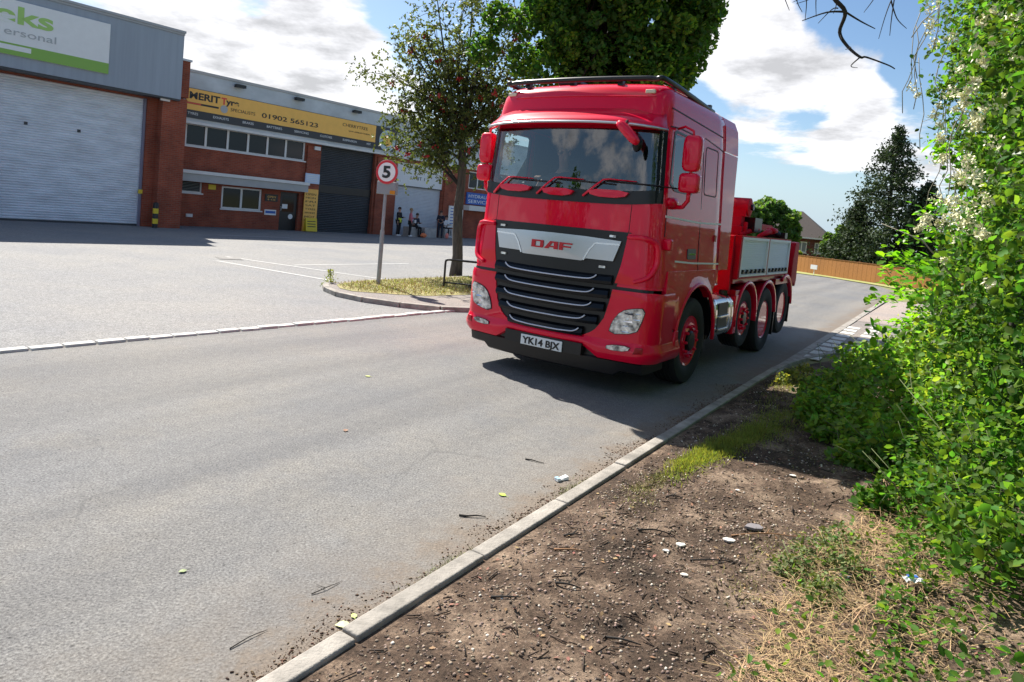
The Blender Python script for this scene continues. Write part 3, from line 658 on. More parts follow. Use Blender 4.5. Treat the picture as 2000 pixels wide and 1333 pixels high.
    b = MB(); b.box(-.72, -.10, -.03, -.003, .70, .96); b.build('board', M_SIGNW, s5); b = MB(); b.box(-.68, -.14, -.034, -.031, .78, .90); b.build('blue_text_block', M_BLUE, s5)
    s6 = empty('pavement_sign', frame_pt(O2, 1.58, -.62, 0), DANG); tag(s6, 'yellow free-standing board at the foot of the orange sign', 'sign')
    b = MB(); b.box(-.33, .33, -.02, .02, .03, .70, Matrix.Rotation(-.15, 4, 'X')); b.build('front_board', M_YELLOW, s6); b = MB(); b.box(-.33, .33, -.02, .02, .03, .70, Matrix.Translation((0, .22, 0)) @ Matrix.Rotation(.15, 4, 'X')); b.build('back_board', M_YELLOW, s6)
    for i in range(3): q = MB(); q.box(-.24, .24, -.025, -.022, .25+i*.13, .29+i*.13, Matrix.Rotation(-.15, 4, 'X')); q.build('text_line', M_BLACK, s6)
    s7 = empty('notice_sign', O2, DANG); tag(s7, 'white notice board with lines of text beside the tree trunk', 'sign')
    b = MB(); b.box(11.85, 12.8, -.15, -.104, .62, 1.98); b.build('board', M_SIGNW, s7)
    for i, l in enumerate((.5, .7, .4, .65, .55, .3)): q = MB(); q.box(12.0, 12.0+l, -.154, -.151, 1.80-i*.19, 1.85-i*.19); q.build('text_line', M_BLUE, s7)
    s8 = empty('shop_sign', O2, DANG); tag(s8, 'blue sign board with white text partly behind the truck', 'sign')
    b = MB(); b.box(13.45, 17.6, -.10, -.003, 2.2, 2.95); b.build('board', M_BLUE, s8)
    text('white_lettering', 'HYDRAULIC', .30, M_SIGNW, s8, (13.6, -.104, 2.62), FR, width=2.4); text('white_lettering', 'SERVICES', .30, M_SIGNW, s8, (13.6, -.104, 2.29), FR, width=2.2)
signs_two()
# ================================================================ the truck
def _ip(z, tab):
    for (a, b), (c, d) in zip(tab, tab[1:]):
        if z <= c: return b+(d-b)*max(0, (z-a))/(c-a)
    return tab[-1][1]
HWT = [(.2, 1.16), (.45, 1.235), (1.1, 1.24), (1.2, 1.2), (1.7, 1.17), (2.0, 1.16), (2.5, 1.13), (2.9, 1.11), (3.1, 1.09), (3.22, 1.075), (3.3, 1.04), (3.35, .98), (3.375, .90)]
FYT = [(.2, .10), (.4, .0), (1.0, .0), (1.7, .02), (2.12, .03), (2.9, .07), (3.1, .10), (3.22, .13), (3.3, .18), (3.35, .26), (3.375, .36)]
BOW, RCN, BACK = .13, .17, 2.28
def hw(z): return _ip(z, HWT)
def outline(z, back=BACK, n=14, nc=8):
    h = hw(z); f = _ip(z, FYT); r = RCN; pts = []
    for i in range(n):
        x = (h-r)*i/(n-1); pts.append((x, f+BOW*(x/h)**2))
    yc = pts[-1][1]
    for k in range(1, nc):
        a = math.pi/2*k/(nc-1); pts.append((h-r+r*math.sin(a), yc+r*1.1*(1-math.cos(a))+.03*math.sin(a)))
    return pts
def fy(x, z):
    o = outline(z); x = abs(x)
    for (a, b), (c, d) in zip(o, o[1:]):
        if x <= c: return b+(d-b)*(x-a)/(c-a+1e-9)
    return o[-1][1]+(x-o[-1][0])*1.2
def fpt(x, z, d=0.):
    """point on the front surface, raised by d along the normal"""
    e = .01; x1 = max(-hw(z)+.012, min(hw(z)-.012, x))
    p = Vector((x, fy(x, z), z)); a = Vector((x1+e, fy(x1+e, z), z))-Vector((x1-e, fy(x1-e, z), z)); b = Vector((x1, fy(x1, z+e), z+e))-Vector((x1, fy(x1, z-e), z-e))
    n = a.cross(b).normalized(); n = n if n.y < 0 else -n
    return p+n*d
def quad_patch(b, c, d, nu=16, nv=6, thick=.0):
    """patch on the cab front from four (x,z) corners BL, BR, TR, TL raised by d, with optional thickness"""
    def at(u, v, dd):
        x = (c[0][0]*(1-u)+c[1][0]*u)*(1-v)+(c[3][0]*(1-u)+c[2][0]*u)*v; z = (c[0][1]*(1-u)+c[1][1]*u)*(1-v)+(c[3][1]*(1-u)+c[2][1]*u)*v
        return fpt(x, z, dd)
    P = [[at(i/nu, j/nv, d) for i in range(nu+1)] for j in range(nv+1)]; b.grid(P)
    if thick:
        Q = [[at(i/nu, j/nv, d-thick) for i in range(nu+1)] for j in range(nv+1)]; b.grid(Q)
        for a_, q_ in ((P[0], Q[0]), (P[-1], Q[-1]), ([r[0] for r in P], [r[0] for r in Q]), ([r[-1] for r in P], [r[-1] for r in Q])): b.grid([a_, q_])
    return b
def poly_patch(b, pts, d, thick=.02, centre=None):
    """filled outline in (x,z) on the front: fan of rings so that it follows the curve"""
    n = len(pts); cx = sum(p[0] for p in pts)/n if centre is None else centre[0]; cz = sum(p[1] for p in pts)/n if centre is None else centre[1]
    rings = []
    for s in (1, .8, .6, .4, .2): rings.append([fpt(cx+(p[0]-cx)*s, cz+(p[1]-cz)*s, d) for p in pts])
    vs = [v for r in rings for v in r]+[fpt(cx, cz, d)]; fs = []
    for i in range(4):
        for k in range(n): fs.append((i*n+k, i*n+(k+1) % n, (i+1)*n+(k+1) % n, (i+1)*n+k))
    for k in range(n): fs.append((4*n+k, 4*n+(k+1) % n, 5*n))
    b.add(vs, fs)
    if thick: b.grid([rings[0]+rings[0][:1], [fpt(p[0], p[1], d-thick) for p in pts+pts[:1]]])
    return b
def smooth_poly(pts, it=2):
    for _ in range(it):
        q = []
        for i in range(len(pts)):
            a, b_ = pts[i], pts[(i+1) % len(pts)]; q += [(a[0]*.75+b_[0]*.25, a[1]*.75+b_[1]*.25), (a[0]*.25+b_[0]*.75, a[1]*.25+b_[1]*.75)]
        pts = q
    return pts
def bez(pts, n=10):
    out = []
    P = [Vector(p) for p in pts]
    for i in range(len(P)-1):
        p0 = P[max(i-1, 0)]; p1 = P[i]; p2 = P[i+1]; p3 = P[min(i+2, len(P)-1)]
        for k in range(n):
            t = k/n; out.append(.5*((2*p1)+(p2-p0)*t+(2*p0-5*p1+4*p2-p3)*t*t+(3*p1-p0-3*p2+p3)*t**3))
    out.append(P[-1]); return out
M_RED = mat('truck_red', (.82, .001, .036), .4, var=.0, coat=.9, spec=.05)
M_RED2 = mat('chassis_red', (.40, .003, .012), .4, spec=.2, coat=.4, var=.15, vscale=6)
M_TBLACK = mat('truck_black', (.008, .008, .009), .35)
M_GLOSSB = mat('gloss_black', (.006, .007, .010), .15, spec=.25)
M_RUBBER = mat('tyre_rubber', (.016, .016, .017), .75, var=.2, bump=.2, bscale=60)
M_SILVER = mat('silver_panel', (.55, .57, .60), .28, metal=.85)
M_CHROME = mat('chrome', (.80, .80, .82), .08, metal=1.)
M_ALU = mat('polished_tank', (.72, .73, .74), .22, metal=.9, bump=.05, bscale=8)
M_WSCREEN = mat('windscreen_glass', (.004, .006, .009), .015, spec=1.0, coat=1.)
M_WSCREEN.node_tree.nodes['Principled BSDF'].inputs['IOR'].default_value = 1.7
def glass_mat(name, tint, ior):
    m = bpy.data.materials.new(name); m.use_nodes = True; nt = m.node_tree; N = nt.nodes; L = nt.links; N.remove(N['Principled BSDF'])
    t = N.new('ShaderNodeBsdfTransparent'); t.inputs[0].default_value = tint+(1,); g = N.new('ShaderNodeBsdfGlossy'); g.inputs['Roughness'].default_value = .01; g.inputs['Color'].default_value = (.95, .97, 1, 1)
    ge = N.new('ShaderNodeNewGeometry'); dt = N.new('ShaderNodeVectorMath'); dt.operation = 'DOT_PRODUCT'; L.new(ge.outputs['Incoming'], dt.inputs[0]); L.new(ge.outputs['Normal'], dt.inputs[1])
    def mth(op, a, b): n = N.new('ShaderNodeMath'); n.operation = op; [L.new(v, n.inputs[i]) if not isinstance(v, float) else setattr(n.inputs[i], 'default_value', v) for i, v in enumerate((a, b))]; return n.outputs[0]
    ab = mth('ABSOLUTE', dt.outputs['Value'], 0.); f0 = ((ior-1)/(ior+1))**2*1.6; fr = mth('ADD', mth('MULTIPLY', mth('POWER', mth('SUBTRACT', 1., ab), 5.), 1-f0), f0)
    x = N.new('ShaderNodeMixShader'); L.new(fr, x.inputs[0]); L.new(t.outputs[0], x.inputs[1]); L.new(g.outputs[0], x.inputs[2]); L.new(x.outputs[0], N['Material Output'].inputs[0]); return m
M_CLEAR = glass_mat('clear_windscreen', (.72, .78, .78), 1.75)
M_LENS = mat('lamp_lens', (.92, .92, .90), .12, metal=.55, coat=1., col2=(.10, .10, .11), vscale=16, detail=2, bump=.6, bscale=30)
M_AMBER = mat('amber_lens', (.55, .22, .02), .2)
M_PIN = mat('pinstripe', (.80, .72, .74), .4)
M_INNER = mat('cab_interior', (.02, .02, .022), .8)
M_SEAM = mat('seam_shadow_gap', (.03, .002, .003), .6)
M_FLATR = mat('dull_red', (.52, .002, .018), .55, spec=.2, var=.08)
YAW = .5921; TPOS = (.4365, 7.6662, 0)
def side_pt(y, z, s, d=0.): return Vector((s*(hw(z)+d), y, z))
def side_poly(b, pts, s, d, thick=.012, n=6):
    """flat outline (y,z) laid on the cab side (x follows the taper), s = side"""
    pts = list(pts); m = len(pts); cy = sum(p[0] for p in pts)/m; cz = sum(p[1] for p in pts)/m; rings = []
    for q in (1, .66, .33): rings.append([side_pt(cy+(p[0]-cy)*q, cz+(p[1]-cz)*q, s, d) for p in pts])
    vs = [v for r in rings for v in r]+[side_pt(cy, cz, s, d)]; fs = []
    for i in range(2):
        for k in range(m): fs.append((i*m+k, i*m+(k+1) % m, (i+1)*m+(k+1) % m, (i+1)*m+k))
    for k in range(m): fs.append((2*m+k, 2*m+(k+1) % m, 3*m))
    b.add(vs, fs); b.grid([rings[0]+rings[0][:1], [side_pt(p[0], p[1], s, d-thick) for p in pts+pts[:1]]]); return b
def rrect(y0, y1, z0, z1, r=.05, n=4):
    out = []
    for cx, cz, a0 in ((y1-r, z1-r, 0), (y0+r, z1-r, 90), (y0+r, z0+r, 180), (y1-r, z0+r, 270)):
        for k in range(n+1):
            a = R(a0+90*k/n); out.append((cx+r*math.cos(a), cz+r*math.sin(a)))
    return out
def side_line(b, pts, s, w=.012, d=.004):
    """thin band along (y,z) points on the side"""
    for (a, c), (e, f) in zip(pts, pts[1:]):
        v = Vector((e-a, f-c)).normalized(); nx, nz = -v.y*w/2, v.x*w/2
        q = [(a-nx, c-nz), (e-nx, f-nz), (e+nx, f+nz), (a+nx, c+nz)]
        b.add([side_pt(y, z, s, d) for y, z in q]+[side_pt(y, z, s, -.002) for y, z in q], [(0, 1, 2, 3), (0, 1, 5, 4), (2, 3, 7, 6), (1, 2, 6, 5), (3, 0, 4, 7)])
    return b
ARC_C, ARC_R = (1.40, .52), .665     # front wheel arch
def wheel(t, y, x, zc, rt, width, s, kind):
    """tyre and rim; s=+1/-1 side; kind 'steer' (raised centre) or 'drive' (dished)"""
    o = bpy.data.objects.new('wheel', None); COL.objects.link(o); o.parent = t; o.location = (x, y, zc)
    rr = rt*.565
    b = MB(); w = width/2
    prof = [(rr, -w*.80), (rr+.03, -w*.92), (rt*.82, -w), (rt*.95, -w*.93), (rt*.995, -w*.74), (rt, -w*.5), (rt, w*.5), (rt*.995, w*.74), (rt*.95, w*.93), (rt*.82, w), (rr+.03, w*.92), (rr, w*.80)]
    b.lathe(prof, 56, 'x', closed=True); ty = b.build('tyre', M_RUBBER, o, smooth=True)
    g = MB()
    for a in (-.48, -.16, .16, .48): g.lathe([(rt+.001, w*a-.006), (rt+.002, w*a), (rt+.001, w*a+.006)], 40, 'x', closed=True)
    g.build('tread_groove', M_TBLACK, ty)
    b = MB(); f = s
    if kind == 'steer': prof = [(rr+.012, f*w*.80), (rr+.005, f*w*.86), (rr-.02, f*w*.80), (rr-.03, f*w*.45), (rr*.80, f*w*.62), (rr*.74, f*w*.88), (rr*.55, f*w*.92), (rr*.50, f*w*.80), (rr*.44, f*w*.80)]
    else: prof = [(rr+.012, f*w*.80), (rr+.005, f*w*.86), (rr-.02, f*w*.78), (rr-.03, f*w*.1), (rr-.05, f*-w*.35), (rr*.72, f*-w*.5), (rr*.5, f*-w*.45), (rr*.45, f*-w*.2)]
    b.lathe(prof, 48, 'x'); b.build('rim', M_RED, o, smooth=True)
    b = MB(); zf = prof[-3][1] if kind == 'steer' else prof[-3][1]
    for k in range(10):
        a = 2*math.pi*k/10; c = (0, rr*.62*math.cos(a), rr*.62*math.sin(a)); xs = f*w*.90 if kind == 'steer' else f*-w*.48
        b.lathe([(.020, xs), (.020, xs+f*.03), (.012, xs+f*.045)], 6, 'x', c)
        a2 = a+math.pi/10
    b.build('wheel_nut', M_RED, o)
    b = MB()
    for k in range(10):
        a = 2*math.pi*(k+.5)/10; c = (0, rr*.80*math.cos(a), rr*.80*math.sin(a)); xs = f*w*.70 if kind == 'steer' else f*-w*.42
        b.lathe([(.028, xs), (.028, xs+f*.012)], 10, 'x', c)
    b.build('rim_hole', M_TBLACK, o)
    b = MB(); b.lathe([(rr*.42, f*w*.6), (rr*.42, f*w*.98), (rr*.36, f*w*1.08), (rr*.1, f*w*1.10)] if kind == 'steer' else [(rr*.44, f*-w*.4), (rr*.44, f*w*.30), (rr*.38, f*w*.42), (rr*.1, f*w*.44)], 24, 'x'); b.build('hub_cap', M_RED if kind == 'drive' else M_TBLACK, o, smooth=True)
    b = MB(); b.lathe([(rr-.002, f*w*.815), (rr+.016, f*w*.83), (rr+.016, f*w*.80)], 48, 'x', closed=True); b.build('rim_edge', mat_once('rim_edge', (.75, .62, .66), .2, .6), o, smooth=True)
    return o
_mo = {}
def mat_once(n, c, r, m=0.):
    if n not in _mo: _mo[n] = mat(n, c, r, m)
    return _mo[n]
def make_truck():
    t = empty('recovery_truck', TPOS, -YAW); tag(t, 'bright red high-roof recovery truck with silver locker bodies driving along the road', 'truck')
    P = lambda b, n, m, par=t, **k: b.build(n, m, par, **k)
    # ---- cab shell: lofted, with windscreen opening filled by glass laid on the curve
    zs = [1.17, 1.2, 1.3, 1.45, 1.6, 1.7, 1.85, 2.0, 2.09, 2.25, 2.5, 2.7, 2.84, 2.9, 3.0, 3.1, 3.16, 3.22, 3.26, 3.3, 3.33, 3.355, 3.375]
    rows = []
    for z in zs:
        o = outline(z); bk = BACK-(.0 if z < 3.2 else (z-3.2)*.4)
        o = o+[(hw(z), y) for y in (.47, 1.04, 1.4, 1.7, 1.95, bk-.1)]+[(hw(z)-.03, bk-.03), (hw(z)-.10, bk)]
        rows.append([(-x, y, z) for x, y in o[::-1]]+[(x, y, z) for x, y in o[1:]])
    b = MB(); n = len(rows[0]); b.v = [p for r_ in rows for p in r_]
    for i in range(len(rows)-1):
        for j in range(n-1):
            q = [rows[i][j], rows[i][j+1], rows[i+1][j+1], rows[i+1][j]]; cx_ = sum(p[0] for p in q)/4; cy_ = sum(p[1] for p in q)/4; cz_ = sum(p[2] for p in q)/4
            if 2.09 < cz_ < 2.84 and abs(cx_) < hw(cz_)-.05 and cy_ < .4: continue      # windscreen opening
            if 2.25 < cz_ < 2.84 and .47 < cy_ < 1.04: continue                          # side window openings
            b.f.append((i*n+j, i*n+j+1, (i+1)*n+j+1, (i+1)*n+j))
    b.add(rows[-1], [tuple(range(n))]); b.add(rows[0], [tuple(range(n))[::-1]])
    for i in range(len(rows)-1): b.add([rows[i][0], rows[i][-1], rows[i+1][-1], rows[i+1][0]], [(0, 1, 2, 3)])
    cab = P(b, 'cab_body', M_RED, smooth=True)
    cab.modifiers['edges'].split_angle = R(50)
    # ---- lower side panels around the wheel arch
    def lower_side(s):
        b = MB(); C = ARC_C; pts = []
        for z in (1.2, 1.08): pass
        arc = [(C[0]-ARC_R*math.cos(a), C[1]+ARC_R*math.sin(a)) for a in [math.pi*k/22 for k in range(23)]]
        arc = [p for p in arc if p[1] >= .44]
        top = 1.34
        # rows between arch (or bottom) and the top line
        ring_in = [(.34, .73)]+[(.72, .73)]+[p for p in arc if p[1] > .73]+[(2.09, .62)]
        # outline from front-bottom up round: build as strips from the arch outward
        A = [p for p in arc if p[1] > (.70 if p[0] < C[0] else 1.0)]
        strip0 = [(p[0], p[1]) for p in A]
        out = []
        for p in A:
            a = math.atan2(p[1]-C[1], p[0]-C[0]); 
            # ray to rectangle y .30..2.56, z .70..1.36
            dx, dz = math.cos(a), math.sin(a); k = 9
            if dx > 1e-6: k = min(k, (2.56-C[0])/dx)
            if dx < -1e-6: k = min(k, (.36-C[0])/dx)
            if dz > 1e-6: k = min(k, (1.37-C[1])/dz)
            out.append((C[0]+dx*k, max(.70 if dx < 0 else 1.03, C[1]+dz*k)))
        def X(z): return s*(1.212 if z > 1.25 else 1.236)
        rows = []
        for q in (0, .12, .3, .6, 1.):
            rows.append([(X(a[1]*(1-q)+c[1]*q)+s*(.016*(1-min(1, q/.3))), a[0]*(1-q)+c[0]*q, a[1]*(1-q)+c[1]*q) for a, c in zip(strip0, out)])
        inner = [(r[0]-s*.10, r[1], r[2]) for r in rows[0]]; outer = [(r[0]-s*.05, r[1], r[2]) for r in rows[-1]]
        b.grid([inner]+rows+[outer]); P(b, 'wheel_arch_panel', M_RED, smooth=True)
        # flared lip
        b = MB(); lip = [(C[0]-(ARC_R+.02)*math.cos(a), C[1]+(ARC_R+.02)*math.sin(a)) for a in [math.pi*(k-.6)/22 for k in range(24)]]
        b.tube([(s*1.238, y, z) for y, z in lip if z > .42], .026, 8); P(b, 'arch_lip', M_RED, smooth='all')
        # inner wheel housing
        b = MB(); w = [(C[0]-(ARC_R+.005)*math.cos(a), C[1]+(ARC_R+.005)*math.sin(a)) for a in [math.pi*k/16 for k in range(17)]]
        b.grid([[(s*1.2, y, z) for y, z in w], [(s*.62, y, z) for y, z in w]]); b.box(*sorted((s*.60, s*.62)), .72, 2.1, .35, 1.2); P(b, 'wheel_housing', M_TBLACK)
    for s in (1, -1): lower_side(s)
    # ---- front lower bumper: lofted shell split round the grille
    def band(z0, z1, x0, x1, d, nm, m, nz=6, thick=.04, **k):
        b = MB(); quad_patch(b, [(x0, z0), (x1, z0), (x1, z1), (x0, z1)], d, 14, nz, thick); return P(b, nm, m, smooth=True, **k)
    # grille cavity (dark) and surrounds
    gout = [(-.86, 1.74), (.86, 1.74), (.82, 1.40), (.765, 1.17), (.745, 1.02), (.70, .82), (.62, .69), (.5, .60), (.30, .57), (-.30, .57), (-.5, .60), (-.62, .69), (-.70, .82), (-.745, 1.02), (-.765, 1.17), (-.82, 1.40)]
    def gx(z):   # half width of the grille opening at height z
        tab = sorted([(q[1], q[0]) for q in gout if q[0] > 0]); 
        if z <= tab[0][0]: return 0
        return _ip(z, tab)
    b = MB(); P_ = []
    for i in range(17):
        z = .56+i*(1.75-.56)/16; h = max(.25, gx(z))+.03; P_.append([fpt(-h+2*h*k/16, z, .006 if z > 1.16 else .002) for k in range(17)])
    b.grid(P_); grille = P(b, 'grille', M_TBLACK, smooth='all')
    # red skin panels beside the grille and below it: strips from opening edge to the corner
    def skin(z0, z1, n, s, nm, d=.012, xo=None, m=M_RED):
        b = MB(); rows = []; bk = []
        for i in range(n+1):
            z = z0+(z1-z0)*i/n; xi = gx(z) if z < 1.745 else .0; row = [fpt(s*xi, z, d-.05)]
            o = [p for p in outline(z) if p[0] > xi+.01]; xs = [(xi, fy(xi, z))]+o
            for k, (x, y) in enumerate(xs): row.append(fpt(s*x, z, d) if x < hw(z)-.02 else Vector((s*(x+d), y, z)))
            while len(row) < 26: row.insert(2, row[1].lerp(row[2], .5))
            ye = {0: .36}.get(0); e = row[-1]; row += [Vector((s*(hw(z)+d), max(e.y+.02, .40), z)), Vector((s*(hw(z)+d), .62, z))]
            rows.append(row[:28])
        b.grid([[Vector((p.x, p.y+.04, p.z)) for p in rows[0]]]+rows+[[Vector((p.x, p.y+.04, p.z)) for p in rows[-1]]]); return P(b, nm, m, smooth=True)
    for s in (1, -1):
        skin(.595, 1.135, 12, s, 'bumper_corner', d=.014)
        skin(1.205, 1.74, 9, s, 'corner_panel', d=.012)
        # black gap between corner panel and bumper
        b = MB(); quad_patch(b, [(s*.70, 1.13), (s*1.17, 1.13), (s*1.17, 1.21), (s*.70, 1.21)], -.004, 10, 2, .02); P(b, 'panel_gap', M_TBLACK)
    # lower bumper bar with lamps, stepping up in the middle over the number plate
    rows = []
    N = 44
    for j in range(7):
        v = j/6; row = []
        for i in range(N+1):
            u = -1+2*i/N; x = u*1.225; ax = abs(x)
            lo = .395 if ax > .66 else (.50 if ax < .48 else .50+(.395-.50)*(ax-.48)/.18)
            hi = .60
            z = lo+(hi-lo)*v; bul = .03*math.sin(math.pi*min(1, v*1.1))
            pt = fpt(max(-hw(z)+.003, min(hw(z)-.003, x)), z, .018+bul); row.append(pt)
        e0, e1 = row[0], row[-1]
        row = [Vector((e0.x, .86, e0.z)), Vector((e0.x, .4, e0.z))]+row+[Vector((e1.x, .4, e1.z)), Vector((e1.x, .86, e1.z))]
        rows.append(row)
    rows.insert(0, [Vector((p.x*.97, p.y+.06, p.z)) for p in rows[0]]); rows.append([Vector((p.x, p.y+.05, p.z+.002)) for p in rows[-1]])
    b = MB(); b.grid(rows); P(b, 'lower_bumper', M_RED, smooth=True)
    # step well behind the bumper corner
    for s in (1, -1):
        b = MB(); b.box(*sorted((s*.9, s*1.18)), .36, .86, .42, .74); P(b, 'step_well', M_TBLACK)
        b = MB(); b.box(*sorted((s*1.0, s*1.225)), .44, .84, .44, .455); 
        for q in range(5): b.box(*sorted((s*1.0, s*1.225)), .47+q*.075, .49+q*.075, .455, .468)
        P(b, 'step_tread', M_ALU)
        b = MB(); b.box(*sorted((s*1.205, s*1.238)), .60, .86, .47, .70); P(b, 'step_side_panel', M_RED, bevel=.01)
    # black chin
    b = MB(); rows = []
    for z, d in ((.20, -.06), (.22, -.02), (.37, .005), (.39, -.01), (.50, -.01)):
        rows.append([Vector((x, fy(x, .5)-d+.03, z+(.055 if abs(x) > .86 and z < .3 else 0))) for x in [-1.13+2.26*i/30 for i in range(31)]])
    rows = [[Vector((r[0].x, .75, r[0].z))]+r+[Vector((r[-1].x, .75, r[-1].z))] for r in rows]; b.grid(rows); b.add(rows[0], [tuple(range(len(rows[0])))]); P(b, 'chin_spoiler', M_TBLACK, smooth=True)
    # hood panel edge lines
    b = MB()
    for s in (1, -1):
        for i in range(8):
            z0 = 1.72+i*.052; q = [(s*(.855), z0), (s*.862, z0), (s*.862, z0+.052), (s*.855, z0+.052)]; b.add([fpt(x, z, .0015) for x, z in q], [(0, 1, 2, 3)])
    P(b, 'hood_seam', M_SEAM)
    # ---- badge panel and slats
    par = grille
    bt, lo1, lo2 = 1.662, 1.425, 1.415
    pts = [(-.80, bt-.012), (-.4, bt+.004), (0, bt+.008), (.4, bt+.004), (.80, bt-.012), (.735, 1.432), (.43, 1.43), (.375, 1.40), (-.375, 1.40), (-.43, 1.43), (-.735, 1.432)]
    b = MB(); poly_patch(b, pts, .035, .03, (0, 1.53)); badge = P(b, 'badge_panel', M_SILVER, smooth=True)
    for s in (1, -1):
        b = MB(); c = [(s*.79, 1.612), (s*.52, 1.605), (s*.46, 1.53), (s*.40, 1.41)]
        for (x0, z0), (x1, z1) in zip(c, c[1:]):
            v = Vector((x1-x0, z1-z0)).normalized(); nx, nz = -v.y*.009, v.x*.009; q = [(x0-nx, z0-nz), (x1-nx, z1-nz), (x1+nx, z1+nz), (x0+nx, z0+nz)]
            b.add([fpt(x, z, .040) for x, z in q], [(0, 1, 2, 3)])
        P(b, 'badge_crease', mat_once('crease', (.85, .87, .9), .25, .6), badge)
    # raised red maker lettering
    def glyph(b, polys, x0, w, h, z0):
        for pl in polys:
            pp = [(x0+q[0]*w, z0+q[1]*h) for q in pl]; n = len(pp)
            f = [fpt(x, z, .047) for x, z in pp]; k = [fpt(x, z, .034) for x, z in pp]
            b.add(f+k, [tuple(range(n))]+[(i, (i+1) % n, (i+1) % n+n, i+n) for i in range(n)])
    gD = [[(0, 0), (.3, 0), (.3, 1), (0, 1)], [(.3, .8), (.75, .8), (.95, 1.0), (.3, 1.0)], [(.3, 0), (.95, 0), (.75, .2), (.3, .2)], [(.75, .2), (.95, 0), (1, .15), (1, .85), (.95, 1), (.75, .8)]]
    gA = [[(0, 0), (.28, 0), (.62, 1), (.42, 1)], [(.42, 1), (.62, 1), (1, 1), (1, .8), (.56, .8)], [(.72, 0), (1, 0), (1, .8), (.72, .8)], [(.34, .2), (.72, .2), (.72, .38), (.4, .38)]]
    gF = [[(0, 0), (.28, 0), (.28, 1), (0, 1)], [(.28, .8), (1, .8), (1, 1), (.28, 1)], [(.28, .38), (.9, .38), (.9, .58), (.28, .58)]]
    for g, x0, w in ((gD, -.262, .155), (gA, -.09, .17), (gF, .10, .155)):
        b = MB(); glyph(b, g, x0, w, .085, 1.487); P(b, 'maker_letter', mat_once('badge_red', (.55, .01, .02), .35), badge)
    for x, z in ((-.72, 1.695), (.70, 1.695), (-.67, 1.37), (.62, 1.36)):
        b = MB(); quad_patch(b, [(x-.035, z-.012), (x+.035, z-.012), (x+.035, z+.012), (x-.035, z+.012)], .03, 2, 1, .02); P(b, 'marker_lamp', M_LENS, par)
    for i in range(5):
        zc = 1.215-i*.148; w = .585-i*.012-(.0 if i < 3 else (i-2)*.045); gh = gx(zc-.02)-.02
        # body of the slat: deep dark wedge
        b = MB(); rows = []
        for d, dz in ((.004, .058), (.05, .035), (.062, -.01), (.045, -.04), (.004, -.05)):
            rows.append([fpt(-gh+2*gh*k/20, zc+dz+.012*(abs(k-10)/10)**3, d) for k in range(21)])
        b.grid(rows); P(b, 'grille_slat', M_GLOSSB, par, smooth=True)
        line = [(-w, zc+.055), (-w+.03, zc+.028), (-w+.085, zc+.008), (-w+.2, zc)]; pts = line+[(x, z) for x, z in ((-.15, zc-.004), (.15, zc-.004))]+[(-x, z) for x, z in line[::-1]]
        b = MB(); b.tube(bez([fpt(x, z, .068) for x, z in pts], 6), [.004+.007*min(1, k/6, (42-k)/6) if 0 else .0085 for k in range(len(bez([fpt(x, z, .07) for x, z in pts], 6)))], 6); P(b, 'slat_trim', mat_once('slat_trim', (.62, .64, .72), .25, .5), par, smooth='all')
        for s in (1, -1):
            b = MB(); q = fpt(s*(gh-.05), zc+.0, .03); b.box(q.x-.045, q.x+.045, q.y-.02, q.y+.02, q.z-.03, q.z+.02); 
    # ---- head lamps and fog lamps
    for s in (1, -1):
        pl = smooth_poly([(s*.76, .655), (s*1.06, .70), (s*1.10, .80), (s*1.135, .985), (s*1.0, .965), (s*.88, .925), (s*.79, .80)], 1)
        b = MB(); poly_patch(b, pl, .020, .02); fr = P(b, 'headlight', M_TBLACK, smooth=True)
        pl2 = [(sum(p[0] for p in pl)/len(pl)*(.05)+p[0]*.95, sum(p[1] for p in pl)/len(pl)*.05+p[1]*.95) for p in pl]
        b = MB(); poly_patch(b, pl2, .030, .012); P(b, 'lens', M_LENS, fr, smooth=True)
        for (x, z, r_) in ((.97, .86, .062), (1.06, .88, .045), (.95, .74, .045)):
            b = MB(); c = fpt(s*x, z, .028); w_ = r_*.9; b.grid([[(c.x-w_, c.y-.014, c.z-w_*.8), (c.x+w_, c.y-.014+.006, c.z-w_*.8)], [(c.x-w_*.7, c.y+.002, c.z-w_*.5), (c.x+w_*.7, c.y+.004, c.z-w_*.5)], [(c.x-w_*.7, c.y-.004, c.z+w_*.6), (c.x+w_*.7, c.y, c.z+w_*.6)], [(c.x-w_*.9, c.y-.016, c.z+w_*.9), (c.x+w_*.9, c.y-.012, c.z+w_*.9)]]); P(b, 'reflector', M_CHROME, fr)
        pl = smooth_poly([(s*.76, .495), (s*1.0, .505), (s*1.03, .57), (s*.77, .555)], 1)
        b = MB(); poly_patch(b, pl, .052, .02); fg = P(b, 'fog_lamp', M_TBLACK, smooth=True)
        b = MB(); poly_patch(b, [(p[0]*.96+s*.035, p[1]*.9+.0535) for p in pl], .058, .01); P(b, 'lens', M_LENS, fg, smooth=True)
        b = MB(); q = [(s*1.05, .49), (s*1.13, .50), (s*1.13, .565), (s*1.07, .56)]; poly_patch(b, q, .050, .02); P(b, 'reflector_panel', M_RED2)
    # ---- number plate
    b = MB(); y0 = fy(0, .45)-.055; b.box(-.27, .27, y0, y0+.015, .375, .49); pl = P(b, 'number_plate', M_SIGNW, bevel=.004)
    b = MB(); b.box(-.5, .5, y0+.017, y0+.08, .38, .51); P(b, 'plate_recess', M_TBLACK)
    text('plate_lettering', 'YK14 BJX', .105, M_BLACK, pl, (-.245, y0-.002, .394), FR, width=.49, bold=.003)
